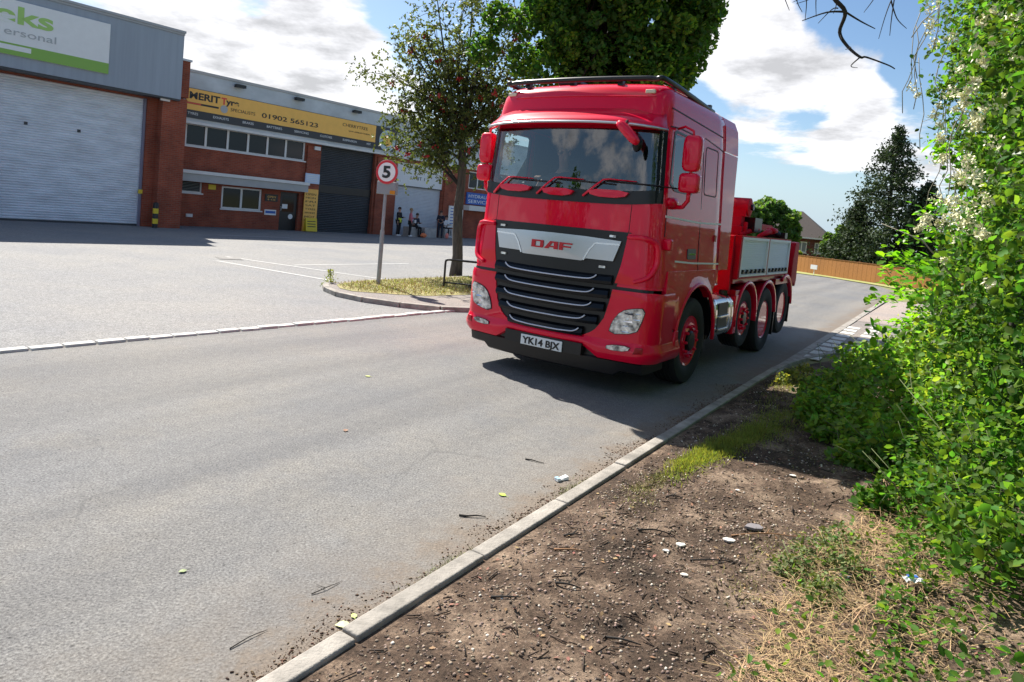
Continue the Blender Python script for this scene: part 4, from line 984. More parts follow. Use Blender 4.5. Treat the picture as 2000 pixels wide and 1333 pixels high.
    # ---- windscreen
    ws = [(-1.075, 2.16), (-1.05, 2.10), (-.7, 2.065), (0, 2.05), (.7, 2.065), (1.05, 2.10), (1.075, 2.16), (1.06, 2.5), (1.03, 2.86), (-1.03, 2.86), (-1.06, 2.5)]
    b = MB(); rows = []
    for i in range(15):
        v = i/14; row = []
        for k in range(41):
            u = -1+2*k/40; lo = 2.06+.08*abs(u)**4; z = lo+(2.88-lo)*v; h = hw(z)-.045; row.append(fpt(u*h, z, .006))
        rows.append(row)
    b.grid(rows); wsO = P(b, 'windscreen', M_CLEAR, smooth='all')
    # dark lower edge, side seals, sun blind strip
    b = MB(); rows = []
    for i in range(4):
        rows.append([fpt((-1+2*k/30)*(hw(2.1)-.035), 2.03+.05*abs(-1+2*k/30)**4+i*.047, .012) for k in range(31)])
    b.grid(rows); P(b, 'scuttle_panel', M_TBLACK, wsO, smooth='all')
    for s in (1, -1):
        b = MB(); b.grid([[fpt(s*(hw(z)-.075), z, .009), fpt(s*(hw(z)-.02), z, .009)] for z in [2.08+.1*i for i in range(9)]]); P(b, 'windscreen_seal', M_GLOSSB, wsO)
    # wipers: red arms
    for x0, z0 in ((-.90, 2.10), (-.255, 2.12), (.33, 2.13)):
        b = MB(); pts = [fpt(x0-.02, z0-.03, .03), fpt(x0+.10, z0+.07, .05), fpt(x0+.20, z0+.155, .045), fpt(x0+.27, z0+.165, .04), fpt(x0+.56, z0+.155, .035)]
        b.tube(pts, [.014, .012, .010, .008, .005], 6); a = P(b, 'wiper_arm', M_RED, smooth='all')
        b = MB(); b.tube([fpt(x0+.22+.7*k/8, z0+.145-.02*k/8, .025) for k in range(9)], .008, 5); P(b, 'wiper_blade', M_TBLACK, a)
    # red step plates under the screen
    for x0, x1, z in ((-.84, -.34, 2.145), (-.22, .22, 2.13), (.35, .84, 2.145)):
        b = MB(); pl = smooth_poly([(x0+.07, z-.045), (x1-.07, z-.045), (x1, z+.035), (x0, z+.035)], 1); poly_patch(b, pl, .055, .04); P(b, 'screen_step', M_RED, smooth=True)
    # cab interior
    b = MB(); b.box(-1.06, 1.06, .42, 2.1, 1.28, 1.32); b.box(-1.06, 1.06, 1.5, 1.53, 1.322, 3.1); b.box(-1.06, 1.06, .30, 1.5, 2.93, 2.96)
    for s in (1, -1):
        b.box(*sorted((s*1.075, s*1.055)), .45, 1.5, 1.322, 2.22); b.box(*sorted((s*1.06, s*1.04)), 1.08, 1.5, 2.222, 2.9)
    inn = P(b, 'cab_interior', mat_once('interior_dark', (.018, .018, .02), .9))
    b = MB(); pr = [(.24, 1.5), (.24, 2.03), (.34, 2.09), (.60, 2.07), (.70, 1.95), (.66, 1.5)]; b.prism(pr, -1.03, 1.03, 'x'); b.box(-.92, -.32, .50, .66, 2.06, 2.12); P(b, 'dashboard', mat_once('dash', (.03, .032, .035), .7), inn, bevel=.02)
    for sx in (-.56, .56):
        b = MB(); b.box(sx-.24, sx+.24, .85, 1.32, 1.70, 1.86); b.box(sx-.23, sx+.23, 1.20, 1.36, 1.862, 2.42); b.box(sx-.13, sx+.13, 1.22, 1.33, 2.44, 2.64); P(b, 'seat', mat_once('seat_cloth', (.05, .05, .06), .9), inn, bevel=.04)
    b = MB(); Mx = Matrix.Translation((-.56, .72, 2.12)) @ Matrix.Rotation(R(-58), 4, 'X'); v_ = []; rg = [(.225, -.015), (.24, 0), (.225, .015), (.21, 0)]; b.lathe(rg, 28, 'z', closed=True); b.lathe([(.01, -.02), (.06, -.02), (.06, .01), (.01, .01)], 12); b.box(-.22, .22, -.015, .015, -.012, .0); b.v = [tuple(Mx @ Vector(q)) for q in b.v]; P(b, 'steering_wheel', M_BLACK, inn, smooth=True)
    # ---- visor
    rows = []
    for z, ex, yo in ((3.06, 1.055, .015), (3.0, 1.09, -.07), (2.94, 1.12, -.15), (2.91, 1.135, -.185), (2.885, 1.14, -.19), (2.87, 1.135, -.18)):
        row = []
        for k in range(37):
            u = -1+2*k/36; x = u*ex; row.append(Vector((x, fy(max(-1.08, min(1.08, x*.95)), 2.95)+yo+.10*max(0, abs(u)-.55)**2*4, z-.045*abs(u)**3*(1 if z < 3.03 else .3))))
        rows.append(row)
    b = MB(); b.grid(rows); vis = P(b, 'sun_visor', M_RED, smooth='all', solid=.012)
    b = MB(); b.tube([v+Vector((0, -.004, -.002)) for v in rows[-2]], .014, 6); P(b, 'visor_trim', M_SILVER, vis, smooth='all')
    # roof details: horizontal rib, lamps, light bar frame
    b = MB(); b.tube([fpt(-.80+1.75*k/16, 3.20-.006*k/16, .002) for k in range(17)], .008, 6); P(b, 'roof_rib', M_RED, smooth='all')
    for s in (1, -1):
        b = MB(); c = fpt(s*.88, 3.248, .005); b.box(c.x-.055, c.x+.055, c.y-.02, c.y+.02, c.z-.022, c.z+.022); P(b, 'roof_lamp', mat_once('warm_lens', (.75, .66, .48), .25), bevel=.01)
    b = MB(); z = 3.39; fr_pts = [(-1.00, 1.9), (-1.0, .42), (-.90, .26), (-.6, .20), (0, .17), (.6, .20), (.90, .26), (1.0, .42), (1.0, 1.9)]
    b.tube(bez([Vector((x, y, z+(0 if y < 1 else -.07))) for x, y in fr_pts], 6), .029, 8); bar = P(b, 'roof_light_bar', M_TBLACK, smooth='all')
    b = MB()
    for x in (-.7, -.1, .5): b.box(x-.03, x+.03, .26, .32, 3.33, 3.39)
    for s in (1, -1):
        for y in (.6, 1.2, 1.8): b.box(s*.985-.02, s*.985+.02, y-.03, y+.03, 3.27, 3.39)
    P(b, 'bar_bracket', M_TBLACK, bar)
    b = MB(); b.box(-.35, -.05, .35, .95, 3.37, 3.425); P(b, 'roof_hatch', M_TBLACK, bevel=.02)
    # ---- corner air deflectors (flaring scoops)
    for s in (1, -1):
        path = [(.86, 1.70, .02), (1.02, 1.705, .05), (1.10, 1.66, .075), (1.125, 1.55, .075), (1.12, 1.42, .07), (1.07, 1.30, .05), (.97, 1.235, .03)]
        b = MB(); pts = bez([fpt(s*x, z, d) if x < 1.05 else Vector((s*(x+.045), fy(1.05, z)-.02+max(0, x-1.05)*1.2, z)) for x, z, d in path], 5)
        b.tube(pts, [.02+.016*math.sin(math.pi*k/(len(pts)-1)) for k in range(len(pts))], 8); P(b, 'air_deflector', M_RED, smooth='all')
        b = MB(); b.box(*sorted((s*1.17, s*1.26)), .28, .36, 1.60, 1.72); P(b, 'deflector_tip', M_RED, bevel=.02, seg=3)
    b = MB(); b.box(1.17, 1.235, .29, .335, 1.60, 1.64); P(b, 'side_repeater', M_TBLACK, bevel=.012)
    # ---- doors: window, seams, stripes, handle (both sides)
    for s in (1, -1):
        pts = [(.36, 2.30), (.50, 2.235), (.60, 2.228), (1.02, 2.228), (1.06, 2.25), (1.06, 2.84), (1.02, 2.87), (.50, 2.885), (.43, 2.86)]
        cy, cz = .74, 2.55; inn = [((p[0]-cy)*.90+cy, (p[1]-cz)*.92+cz) for p in pts]; n_ = len(pts); b = MB()
        b.grid([[side_pt(p[0], p[1], s, -.02) for p in pts+pts[:1]], [side_pt(p[0], p[1], s, .006) for p in pts+pts[:1]], [side_pt(p[0], p[1], s, .006) for p in inn+inn[:1]], [side_pt(p[0], p[1], s, -.02) for p in inn+inn[:1]]]); d1 = P(b, 'window_seal', M_TBLACK)
        b = MB(); b.add([side_pt(p[0], p[1], s, -.004) for p in inn], [tuple(range(n_))]); P(b, 'side_window', M_CLEAR, d1)
        b = MB(); side_line(b, rrect(1.47, 1.93, 2.27, 2.835, .05)+rrect(1.47, 1.93, 2.27, 2.835, .05)[:1], s, .014, .003); P(b, 'bunk_panel_seam', M_SEAM)
        b = MB(); side_line(b, [(.32, 2.90), (.60, 2.92), (1.2, 2.905), (1.36, 2.87), (1.40, 2.6), (1.40, 1.45), (1.42, 1.36)], s, .014, .003); side_line(b, [(2.16, 1.42), (2.15, 3.28)], s, .014, .003); side_line(b, [(.36, 3.10), (2.1, 3.035)], s, .014, .003); side_line(b, [(1.42, 2.93), (2.15, 2.86)], s, .012, .003); side_line(b, [(.33, 2.06), (.30, 1.5), (.40, 1.22)], s, .012, .003); P(b, 'door_seam', M_SEAM)
        b = MB(); side_line(b, [(.30, 1.955), (1.35, 1.93), (2.2, 1.945)], s, .022, .006); P(b, 'pinstripe', M_PIN); b = MB(); side_line(b, [(.33, 1.492), (1.2, 1.455), (2.2, 1.44)], s, .020, .006); P(b, 'pinstripe', M_PIN)
        b = MB(); side_poly(b, rrect(1.02, 1.30, 1.50, 1.62, .02), s, .008, .02); h = P(b, 'door_handle', M_BLACK); b = MB(); side_line(b, [(1.05, 1.56), (1.27, 1.56)], s, .02, .016); P(b, 'grab', M_CHROME, h)
        side = MB(); side.box(*sorted((s*1.14, s*1.185)), 1.93, 2.0, 1.72, 1.80); P(side, 'lock', M_RED2)
        # rear side extender and roof deflector
        def fin(zs_, y0f, y1f, thick, nm):
            b = MB(); O = [[Vector((s*(hw(z)+.006), y, z)) for y in (y0f(z), y1f(z))] for z in zs_]; I = [[p-Vector((s*thick, 0, 0)) for p in r_] for r_ in O]
            b.grid(O); b.grid(I); b.grid([O[0], I[0]]); b.grid([O[-1], I[-1]]); b.grid([[r_[0] for r_ in O], [r_[0] for r_ in I]]); b.grid([[r_[1] for r_ in O], [r_[1] for r_ in I]]); P(b, nm, M_RED)
        fin((1.36, 1.6, 2.0, 2.5, 2.86), lambda z: 2.17, lambda z: 2.56+.18*(z-1.36)/1.5, .03, 'side_extender')
        fin((2.875, 3.0, 3.1, 3.2), lambda z: 2.20, lambda z: 2.74, .03, 'roof_deflector')
    b = MB(); rows = [[Vector((x, y, z)) for x, z in ((-1.08, 3.2), (-1.03, 3.31), (-.9, 3.37), (0, 3.39), (.9, 3.37), (1.03, 3.31), (1.08, 3.2))] for y in (2.20, 2.45, 2.74)]
    b.grid(rows); b.grid([rows[0], [Vector((p.x*.96, p.y, p.z-.04)) for p in rows[0]]]); b.grid([rows[-1], [Vector((p.x*.96, p.y, p.z-.04)) for p in rows[-1]]]); P(b, 'roof_deflector_top', M_RED, smooth=True)
    # ---- mirrors
    for s in (1, -1):
        def mirror(y, z, hx, hy, hz, nm):
            b = MB(); vs = []; 
            b.sphere((0, 0, 0), 1, 1, 1, 20, 14); v2 = []
            for v in b.v:
                q = [math.copysign(abs(c)**.42, c) for c in v]; v2.append((s*(1.335+hx*.0)+q[0]*hx, y+q[1]*hy*(1.0), z+q[2]*hz))
            b.v = v2; return b.build(nm, M_RED, t, smooth='all')
        m1 = mirror(.44, 2.635, .098, .07, .19, 'door_mirror'); m2 = mirror(.44, 2.325, .110, .08, .105, 'wide_angle_mirror')
        for mo, z, hz, hx in ((m1, 2.635, .16, .078), (m2, 2.315, .08, .088)):
            b = MB(); b.box(s*1.335-hx, s*1.335+hx, .508, .522, z-hz, z+hz); b.build('mirror_glass', M_GLASS, mo)
        b = MB(); b.tube([(s*1.12, .50, 2.90), (s*1.22, .46, 2.92), (s*1.32, .44, 2.87), (s*1.335, .44, 2.78)], .014, 6); b.tube([(s*1.335, .44, 2.26), (s*1.33, .45, 2.14), (s*1.27, .47, 2.07), (s*1.15, .48, 2.06)], .024, 8); b.tube([(s*1.335, .44, 2.50), (s*1.335, .44, 2.38)], .02, 6); P(b, 'mirror_arm', M_RED, smooth='all')
        b = MB(); b.sphere((s*1.17, .44, 2.11), .055, .13, .055); P(b, 'mirror_mount', M_RED, smooth='all')
    # kerb mirror on the top right of the screen
    b = MB(); b.sphere((0, 0, 0), 1, 1, 1, 16, 10); Mx = Matrix.Translation((.86, -.17, 2.76)) @ Matrix.Rotation(R(43), 4, 'Y'); v2 = []
    for v in b.v:
        q = [math.copysign(abs(c)**.6, c) for c in v]; v2.append(tuple(Mx @ Vector((q[0]*.165, q[1]*.07, q[2]*.048))))
    b.v = v2; km = P(b, 'kerb_mirror', M_RED, smooth='all')
    b = MB(); b.sphere((.955, -.13, 2.655), .055, .04, .085); b.build('mirror_back', M_GLOSSB, km, smooth='all'); b = MB(); b.tube([(.80, -.15, 2.84), (.78, -.05, 2.9)], .015, 6); b.build('mirror_arm', M_TBLACK, km)
    # ---- wheels
    for s in (1, -1):
        wheel(t, 1.39, s*1.04, .52, .52, .33, s, 'steer')
        wheel(t, 3.66, s*1.05, .62, .43, .28, s, 'steer')
        wheel(t, 4.80, s*1.03, .52, .52, .36, s, 'drive')
        wheel(t, 6.00, s*1.03, .64, .46, .34, s, 'drive')
    b = MB()
    for y, z in ((1.39, .52), (3.66, .62), (4.80, .52), (6.0, .64)): b.tube([(-.9, y, z), (.9, y, z)], .09, 10)
    P(b, 'axle', M_TBLACK)
    # ---- chassis
    b = MB()
    for s in (1, -1): b.box(*sorted((s*.36, s*.44)), .4, 6.7, .72, 1.02)
    for y in (1.0, 2.8, 4.2, 5.4, 6.4): b.box(-.36, .36, y-.06, y+.06, .76, .98)
    b.box(-.62, .62, .5, 2.1, .55, 1.15)
    P(b, 'chassis', M_TBLACK)
    b = MB()
    b.box(-.9, .66, 2.2, 3.0, .34, .70); b.box(-.6, .6, .4, 2.2, .34, .54); b.box(-.7, .7, 3.1, 6.3, .50, .70)
    P(b, 'underside_sun_block', M_TBLACK)  # boxes made large to block sunlight passing beneath the truck
    for s in (1, -1):
        b = MB(); b.box(*sorted((s*.72, s*1.14)), 2.04, 2.09, .28, 1.10); b.box(*sorted((s*.9, s*1.2)), 5.42, 5.45, .22, .75); b.box(*sorted((s*.85, s*1.2)), 6.50, 6.53, .35, 1.0); P(b, 'mud_flap', M_TBLACK)
    # ---- fuel tank (alu step tank)
    for s in (1, -1):
        b = MB(); prof = rrect(.44, 1.0, 0, 1, .05)
        pr = smooth_poly([(s*.70, .44), (s*1.12, .44), (s*1.20, .52), (s*1.20, .90), (s*1.12, 1.0), (s*.70, 1.0)], 2); b.prism([(x, z) for x, z in pr], 2.14, 3.02, 'y'); tk = P(b, 'fuel_tank', M_ALU, smooth=True)
        for y in (2.11, 2.26, 2.80, 2.96):
            b = MB(); q = [((x-s*.9)*1.03+s*.9, (z-.72)*1.03+.72) for x, z in pr]; b.prism(q, y, y+.05, 'y'); P(b, 'tank_strap', M_CHROME, tk, smooth=True)
        b = MB()
        for z in (.55, .72): b.box(*sorted((s*1.16, s*1.235)), 2.36, 2.74, z, z+.035)
        P(b, 'tank_step', M_ALU, tk, bevel=.006)
        b = MB(); b.box(*sorted((s*1.195, s*1.207)), 2.36, 2.75, .53, .92); P(b, 'step_recess', mat_once('recess', (.05, .05, .055), .5), tk)
        b = MB(); b.tube([(s*1.08, 2.88, 1.0), (s*1.08, 2.88, 1.06)], .06, 12); P(b, 'tank_cap', M_TBLACK, tk)
    # ---- red wings over the rear wheels
    for s in (1, -1):
        for yc, zc, r_, a0, a1 in ((3.66, .62, .50, -8, 188), (4.80, .52, .585, 5, 172), (6.0, .64, .53, 60, 176)):
            b = MB(); n = 18; A = [R(a0+(a1-a0)*k/n) for k in range(n+1)]
            b.grid([[Vector((s*x, yc-(r_+dr)*math.cos(a), zc+(r_+dr)*math.sin(a))) for a in A] for x, dr in ((.86, 0), (1.20, 0), (1.222, .012), (1.225, .05), (1.20, .058))]); P(b, 'rear_wing', M_RED, smooth=True, solid=.012)
        b = MB(); b.box(*sorted((s*.95, s*1.21)), 3.06, 3.22, .44, 1.0); P(b, 'side_guard', M_RED, bevel=.02)
        b = MB(); b.box(*sorted((s*.95, s*1.20)), 3.06, 3.30, .96, 1.06); b.box(*sorted((s*.9, s*1.19)), 5.35, 6.5, 1.06, 1.16); P(b, 'wing_bracket', M_RED2, bevel=.01)
    # ---- recovery body
    b = MB(); b.box(-1.14, 1.14, 3.06, 6.25, 1.14, 1.21); P(b, 'deck', M_RED2, bevel=.01)
    b = MB(); b.box(-.9, .9, 3.1, 6.55, 1.02, 1.137); P(b, 'subframe', M_RED2)
    for s in (1, -1):
        b = MB(); x0, x1 = sorted((s*.62, s*1.19))
        b.box(x0, x1, 3.10, 6.14, 1.212, 1.24); b.box(x0, x1, 3.10, 6.14, 1.80, 1.83)
        for y in (3.10, 4.60, 6.08): b.box(x0+.002, x1-.002, y, y+.07, 1.242, 1.798)
        bx0, bx1 = sorted((s*.62, s*.66)); b.box(bx0, bx1, 3.172, 6.078, 1.242, 1.798)
        lk = P(b, 'locker_body', M_FLATR)
        for y0, y1 in ((3.19, 4.58), (4.69, 6.06)):
            b = MB(); P_ = []; nn = 16
            for i in range(nn):
                z0 = 1.27+(1.77-1.27)*i/nn; dz = (1.77-1.27)/nn
                for f, dd in ((0, 0), (.15, .006), (.85, .006), (.99, 0)): P_.append([(s*(1.165+dd), y0, z0+f*dz), (s*(1.165+dd), y1, z0+f*dz)])
            b.grid(P_); dr = P(b, 'roller_door', mat_once('locker_alu', (.86, .91, .98), .5, .0), lk)
            b = MB(); b.box(*sorted((s*1.165, s*1.200)), y0-.02, y1+.02, 1.77, 1.81); b.box(*sorted((s*1.165, s*1.198)), y0-.02, y0+.03, 1.24, 1.768); b.box(*sorted((s*1.165, s*1.198)), y1-.03, y1+.02, 1.24, 1.768); P(b, 'door_frame', mat_once('pale_frame', (.85, .87, .92), .4), dr)
            b = MB(); b.box(*sorted((s*1.165, s*1.205)), y0+.03, y1-.03, 1.245, 1.275); P(b, 'door_rail', mat_once('pale_frame', (.85, .87, .92), .4), dr)
            b = MB()
            for k in range(6):
                y = y0+.12+k*(y1-y0-.24)/5; b.box(*sorted((s*1.18, s*1.212)), y-.05, y+.05, 1.285, 1.315); b.box(*sorted((s*1.18, s*1.21)), y-.02, y+.02, 1.315, 1.345)
            P(b, 'door_catch', M_BLACK, dr)
    b = MB(); b.box(-1.12, 1.12, 2.98, 3.06, 1.0, 1.82); P(b, 'headboard', M_FLATR, bevel=.01)
    # crane / mast behind the cab and folded recovery boom
    b = MB(); b.prism([(4.74, 1.2), (4.80, 1.9), (4.86, 2.24), (5.02, 2.24), (5.04, 1.9), (5.3, 1.2)], .44, .66, 'x'); b.box(.40, .70, 4.78, 5.0, 1.84, 1.98); b.tube([(.72, 4.85, 1.3), (.72, 4.9, 2.05)], .035, 10); mast = P(b, 'winch_mast', M_FLATR, bevel=.03)
    b = MB(); b.lathe([(.09, .28), (.15, .30), (.15, .74), (.09, .76)], 20, 'x', (0, 4.98, 2.30)); b.box(.38, .72, 4.84, 5.12, 2.14, 2.28); b.box(.33, .36, 4.80, 5.14, 2.1, 2.42); P(b, 'winch_head', M_FLATR, mast, smooth=True)
    b = MB(); b.tube([(.28, 4.98, 2.30), (.80, 4.98, 2.30)], .05, 12); b.box(.5, .8, 5.15, 5.6, 1.90, 2.14); P(b, 'winch_motor', M_TBLACK, mast)
    b = MB(); b.box(.56, .70, 5.5, 6.75, 1.96, 2.06); P(b, 'jib_beam', M_FLATR, bevel=.01)
    b = MB(); pr = [(3.5, 1.4), (3.5, 1.72), (5.3, 1.98), (5.7, 2.02), (5.85, 1.95), (5.9, 1.8), (5.5, 1.72), (4.2, 1.4)]; b.prism(pr, -.2, .2, 'x'); bm = P(b, 'recovery_boom', M_RED, bevel=.02)
    b = MB(); b.lathe([(.12, -.24), (.12, .24)], 20, 'x', (0, 5.72, 1.92)); P(b, 'boom_sheave', M_RED2, bm, smooth=True)
    for x in (.72, 1.0):
        b = MB(); b.tube([(x, 4.7, 1.84), (x, 5.3, 1.93), (x, 5.75, 1.96)], [.03, .05, .045], 8); b.sphere((x, 5.45, 1.95), .09, .13, .06); P(b, 'folded_strap', M_FLATR, smooth='all')
    b = MB(); b.box(.75, 1.12, 5.95, 6.12, 1.84, 1.94); b.sphere((1.0, 5.9, 1.9), .06, .06, .06); b.box(-1.1, -.75, 5.95, 6.12, 1.84, 1.94); P(b, 'work_lamp', M_TBLACK)
    b = MB(); b.box(-.12, .12, 6.2, 6.55, .9, 1.9); b.box(-.35, .35, 6.3, 6.62, 1.2, 1.5); P(b, 'underlift_post', M_RED2, bevel=.02)
    for s in (1, -1):
        b = MB(); pr = [(6.42, 1.02), (6.42, 1.5), (6.5, 1.78), (6.80, 1.80), (6.86, 1.1), (6.80, .98), (6.62, 1.06), (6.56, .98)]; b.prism(pr, *sorted((s*1.02, s*1.2)), 'x'); P(b, 'rear_stabiliser', M_FLATR, bevel=.02)
    b = MB(); b.box(-1.02, 1.02, 6.45, 6.7, 1.15, 1.4); P(b, 'rear_crossbeam', M_RED2)
    b = MB(); b.box(-1.1, 1.1, 6.3, 6.42, .62, .76); P(b, 'rear_bumper_bar', M_TBLACK)
    return t
TRUCK = make_truck()
# ================================================================ vegetation
def leafmat(name, c, trans=.35, rough=.5, island=.35, hue=.03, spec=.3): return mat(name, c, rough, island=island, hue=hue, trans=trans, spec=spec)
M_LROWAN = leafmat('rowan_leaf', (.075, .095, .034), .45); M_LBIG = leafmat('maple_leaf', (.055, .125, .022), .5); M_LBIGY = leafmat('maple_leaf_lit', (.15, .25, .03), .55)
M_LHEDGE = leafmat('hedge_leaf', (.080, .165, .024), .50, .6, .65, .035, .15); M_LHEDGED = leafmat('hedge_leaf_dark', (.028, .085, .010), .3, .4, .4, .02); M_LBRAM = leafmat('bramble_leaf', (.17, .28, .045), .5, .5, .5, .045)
M_LCON = leafmat('conifer_needle', (.040, .066, .028), .1, .7, .4, .02); M_LFAR = leafmat('far_leaf', (.085, .16, .040), .4)
M_FLOWER = mat('cream_flower', (.80, .78, .52), .7, island=.2); M_BERRY = mat('berry', (.42, .02, .02), .35)
M_BARK = mat('bark', (.115, .095, .075), .9, col2=(.045, .04, .034), vscale=7, bump=1., bscale=22, stretch=(3, 3, .6))
M_BARKD = mat('bark_dark', (.03, .026, .022), .9, bump=.6, bscale=20); M_STEM = mat('green_stem', (.12, .15, .05), .7); M_STRAW = mat('straw', (.40, .27, .14), .8, island=.35, hue=.02); M_GRASS = leafmat('grass_blade', (.23, .26, .06), .3, .6, .4, .04); M_DRYG = mat('dry_grass', (.42, .34, .13), .8, island=.35, hue=.03)
def leaves(name, pos, size, m, par=None, tmpl='leaf', up=None, tilt=1., var=.35):
    n = len(pos); rot = rand_rot(n, up, tilt); s = size*(1+RNG.uniform(-var, var, n))
    v, f = (LEAF_V, LEAF_F) if tmpl == 'leaf' else (DIAM_V, DIAM_F)
    return scatter_mesh(name, v, f, pos, rot, s, m, par)
def clumps(centres, radii, per, shell=.5):
    out = []
    for c, r in zip(centres, radii):
        d = RNG.normal(size=(per, 3)); d /= np.linalg.norm(d, axis=1)[:, None]; rr = RNG.uniform(shell, 1, per)**.6
        out.append(np.asarray(c)+d*rr[:, None]*np.asarray(r))
    return np.concatenate(out)
def limb_tree(b, base, top, r0, r1, targets, bend=.12, rmin=.012):
    base, top = Vector(base), Vector(top); pts = [base.lerp(top, i/6)+Vector((math.sin(i*1.7)*bend*.25, math.cos(i*1.3)*bend*.2, 0)) for i in range(7)]
    b.tube(pts, [r0*(1.25 if i == 0 else 1)+(r1-r0)*i/6 for i in range(7)], 12)
    return pts
# --- rowan
def rowan():
    r = empty('rowan_tree', (-1.49, 18.7, .05)); tag(r, 'slender rowan tree with red berries and a bare grey trunk on the verge', 'tree')
    b = MB(); pts = limb_tree(b, (0, 0, -.1), (-.12, 0, 3.6), .15, .10, None); b.build('trunk', M_BARK, r, smooth='all')
    b = MB(); cent = []; rad = []; random.seed(21)
    ends = [(-1.75, 0, 4.3), (-1.95, .6, 5.2), (-1.7, -.5, 5.9), (-1.2, .3, 6.6), (-.4, -.4, 6.9), (.4, .3, 7.0), (1.1, -.2, 6.6), (1.5, .5, 5.9), (1.4, -.4, 5.1), (.9, .2, 4.4), (-1.0, -.3, 4.7), (-1.7, .2, 3.7), (-1.0, .5, 3.9), (-.3, -.6, 5.2), (.5, -.7, 5.5), (-.8, .8, 5.7), (0, .9, 6.0), (-1.55, -.2, 3.15), (-.7, -.2, 3.25), (.35, .1, 3.7), (-1.6, 0, 4.9), (-1.6, .1, 6.3), (.9, 0, 7.7), (-.2, 0, 7.9), (-1.2, .1, 7.6)]
    for e in ends:
        s = pts[random.choice((4, 5, 6))] if e[2] < 4.5 else pts[6]; s = Vector(s); e = Vector(e); mid = s.lerp(e, .5)+Vector((random.uniform(-.15, .15), random.uniform(-.15, .15), random.uniform(.0, .25)))
        q = bez([s, mid, e], 5); b.tube(q, [.045-.035*i/(len(q)-1) for i in range(len(q))], 6)
        for k in range(9):
            c = q[random.randint(3, len(q)-1)]; tw = c+Vector((random.gauss(0, .46), random.gauss(0, .46), random.gauss(0, .36))); b.tube([c, c.lerp(tw, .5)+Vector((0, 0, .05)), tw], [.012, .008, .004], 4); cent.append(tuple(tw)); rad.append(random.uniform(.16, .30))
        cent.append(tuple(e)); rad.append(.3)
    b.build('branch', M_BARKD, r, smooth='all')
    # compound leaves: leaflets set in rows along short stalks
    P = []; 
    for c, q in zip(cent, rad):
        for k in range(18):
            p = np.array(c)+RNG.normal(size=3)*q*.9; d = RNG.normal(size=3); d[2] -= .3; d /= np.linalg.norm(d)
            for j in range(7):
                P.append(p+d*j*.034+RNG.normal(size=3)*.012)
    leaves('leaf', np.array(P), .088, M_LROWAN, r, 'diam'); 
    b = MB()
    for i in range(70):
        c = cent[random.randrange(len(cent))]
        for k in range(12): b.sphere((c[0]+random.gauss(0, .045), c[1]+random.gauss(0, .045), c[2]-.05+random.gauss(0, .035)), .026, n=6, m=4)
    b.build('berry', M_BERRY, r, smooth='all', fix=False)
rowan()
def big_tree():
    r = empty('maple_tree', (-.55, 15.6, .05)); tag(r, 'tall dense dark green tree rising behind the truck cab', 'tree')
    b = MB(); pts = [Vector(p) for p in ((-.05, 0, -.1), (.02, 0, .25), (.15, .05, 1), (.5, .2, 2.2), (1.1, .5, 3.6), (1.9, .9, 5.0), (2.5, 1.1, 6.6))]; b.tube(pts, [.40, .27, .23, .21, .2, .17, .1], 14); b.build('trunk', mat('mossy_bark', (.045, .055, .035), .9, bump=1., bscale=20), r, smooth='all')
    b = MB(); cent = []; rad = []; random.seed(4)
    C = Vector((2.7, 1.5, 7.0)); 
    for i in range(150):
        a = random.uniform(0, 6.283); z = random.uniform(-1, 1); q = random.uniform(.45, 1)**.5
        h = math.sqrt(1-z*z); e = C+Vector((math.cos(a)*h*1.95*q, math.sin(a)*h*2.0*q, z*2.5*q))
        if e.z < 5.1 and abs(e.x-2.75) > 1.6: e.z += .5
        s = pts[4].lerp(pts[6], random.random()); m = s.lerp(e, .5)+Vector((0, 0, .2)); 
        if i % 4 == 0: b.tube([s, m, e], [.04, .02, .01], 5)
        cent.append(tuple(e)); rad.append(random.uniform(.38, .62))
    for e in ((1.0, .4, 5.1), (1.6, .6, 4.9), (2.2, .6, 4.95), (2.8, .6, 4.9), (3.3, .7, 5.0), (.4, .6, 6.2), (1.2, .3, 5.9), (2.0, .2, 5.6), (2.8, 0, 5.7), (3.6, .2, 5.8), (-.6, 1.0, 5.6), (-.3, 1.2, 6.4), (.4, 1, 5.4), (4.2, 1.3, 5.5), (4.1, 1.6, 5.2), (3.8, 1, 4.95), (4.45, 1.4, 6.3), (4.75, 1.5, 7.0), (4.6, 1.5, 7.6), (.6, 1.2, 6.9), (0.2, 1, 7.6)): cent.append(e); rad.append(.42)
    b.build('branch', M_BARKD, r, smooth='all')
    for i in range(130):
        a = random.uniform(0, 6.283); z = random.uniform(-1, 1); h = math.sqrt(1-z*z); q = random.uniform(.98, 1.12); cent.append(tuple(C+Vector((math.cos(a)*h*2.05*q, math.sin(a)*h*2.0*q, z*2.5*q)))); rad.append(random.uniform(.12, .24))
    P = np.concatenate([clumps([c_], [q_], int(60+1900*q_*q_), .3) for c_, q_ in zip(cent, rad)]); leaves('leaf', P, .115, M_LBIG, r, up=(0, 0, .6), tilt=.7)
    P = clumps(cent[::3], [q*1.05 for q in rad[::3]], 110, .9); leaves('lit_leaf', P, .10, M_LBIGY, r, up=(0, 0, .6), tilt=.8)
big_tree()
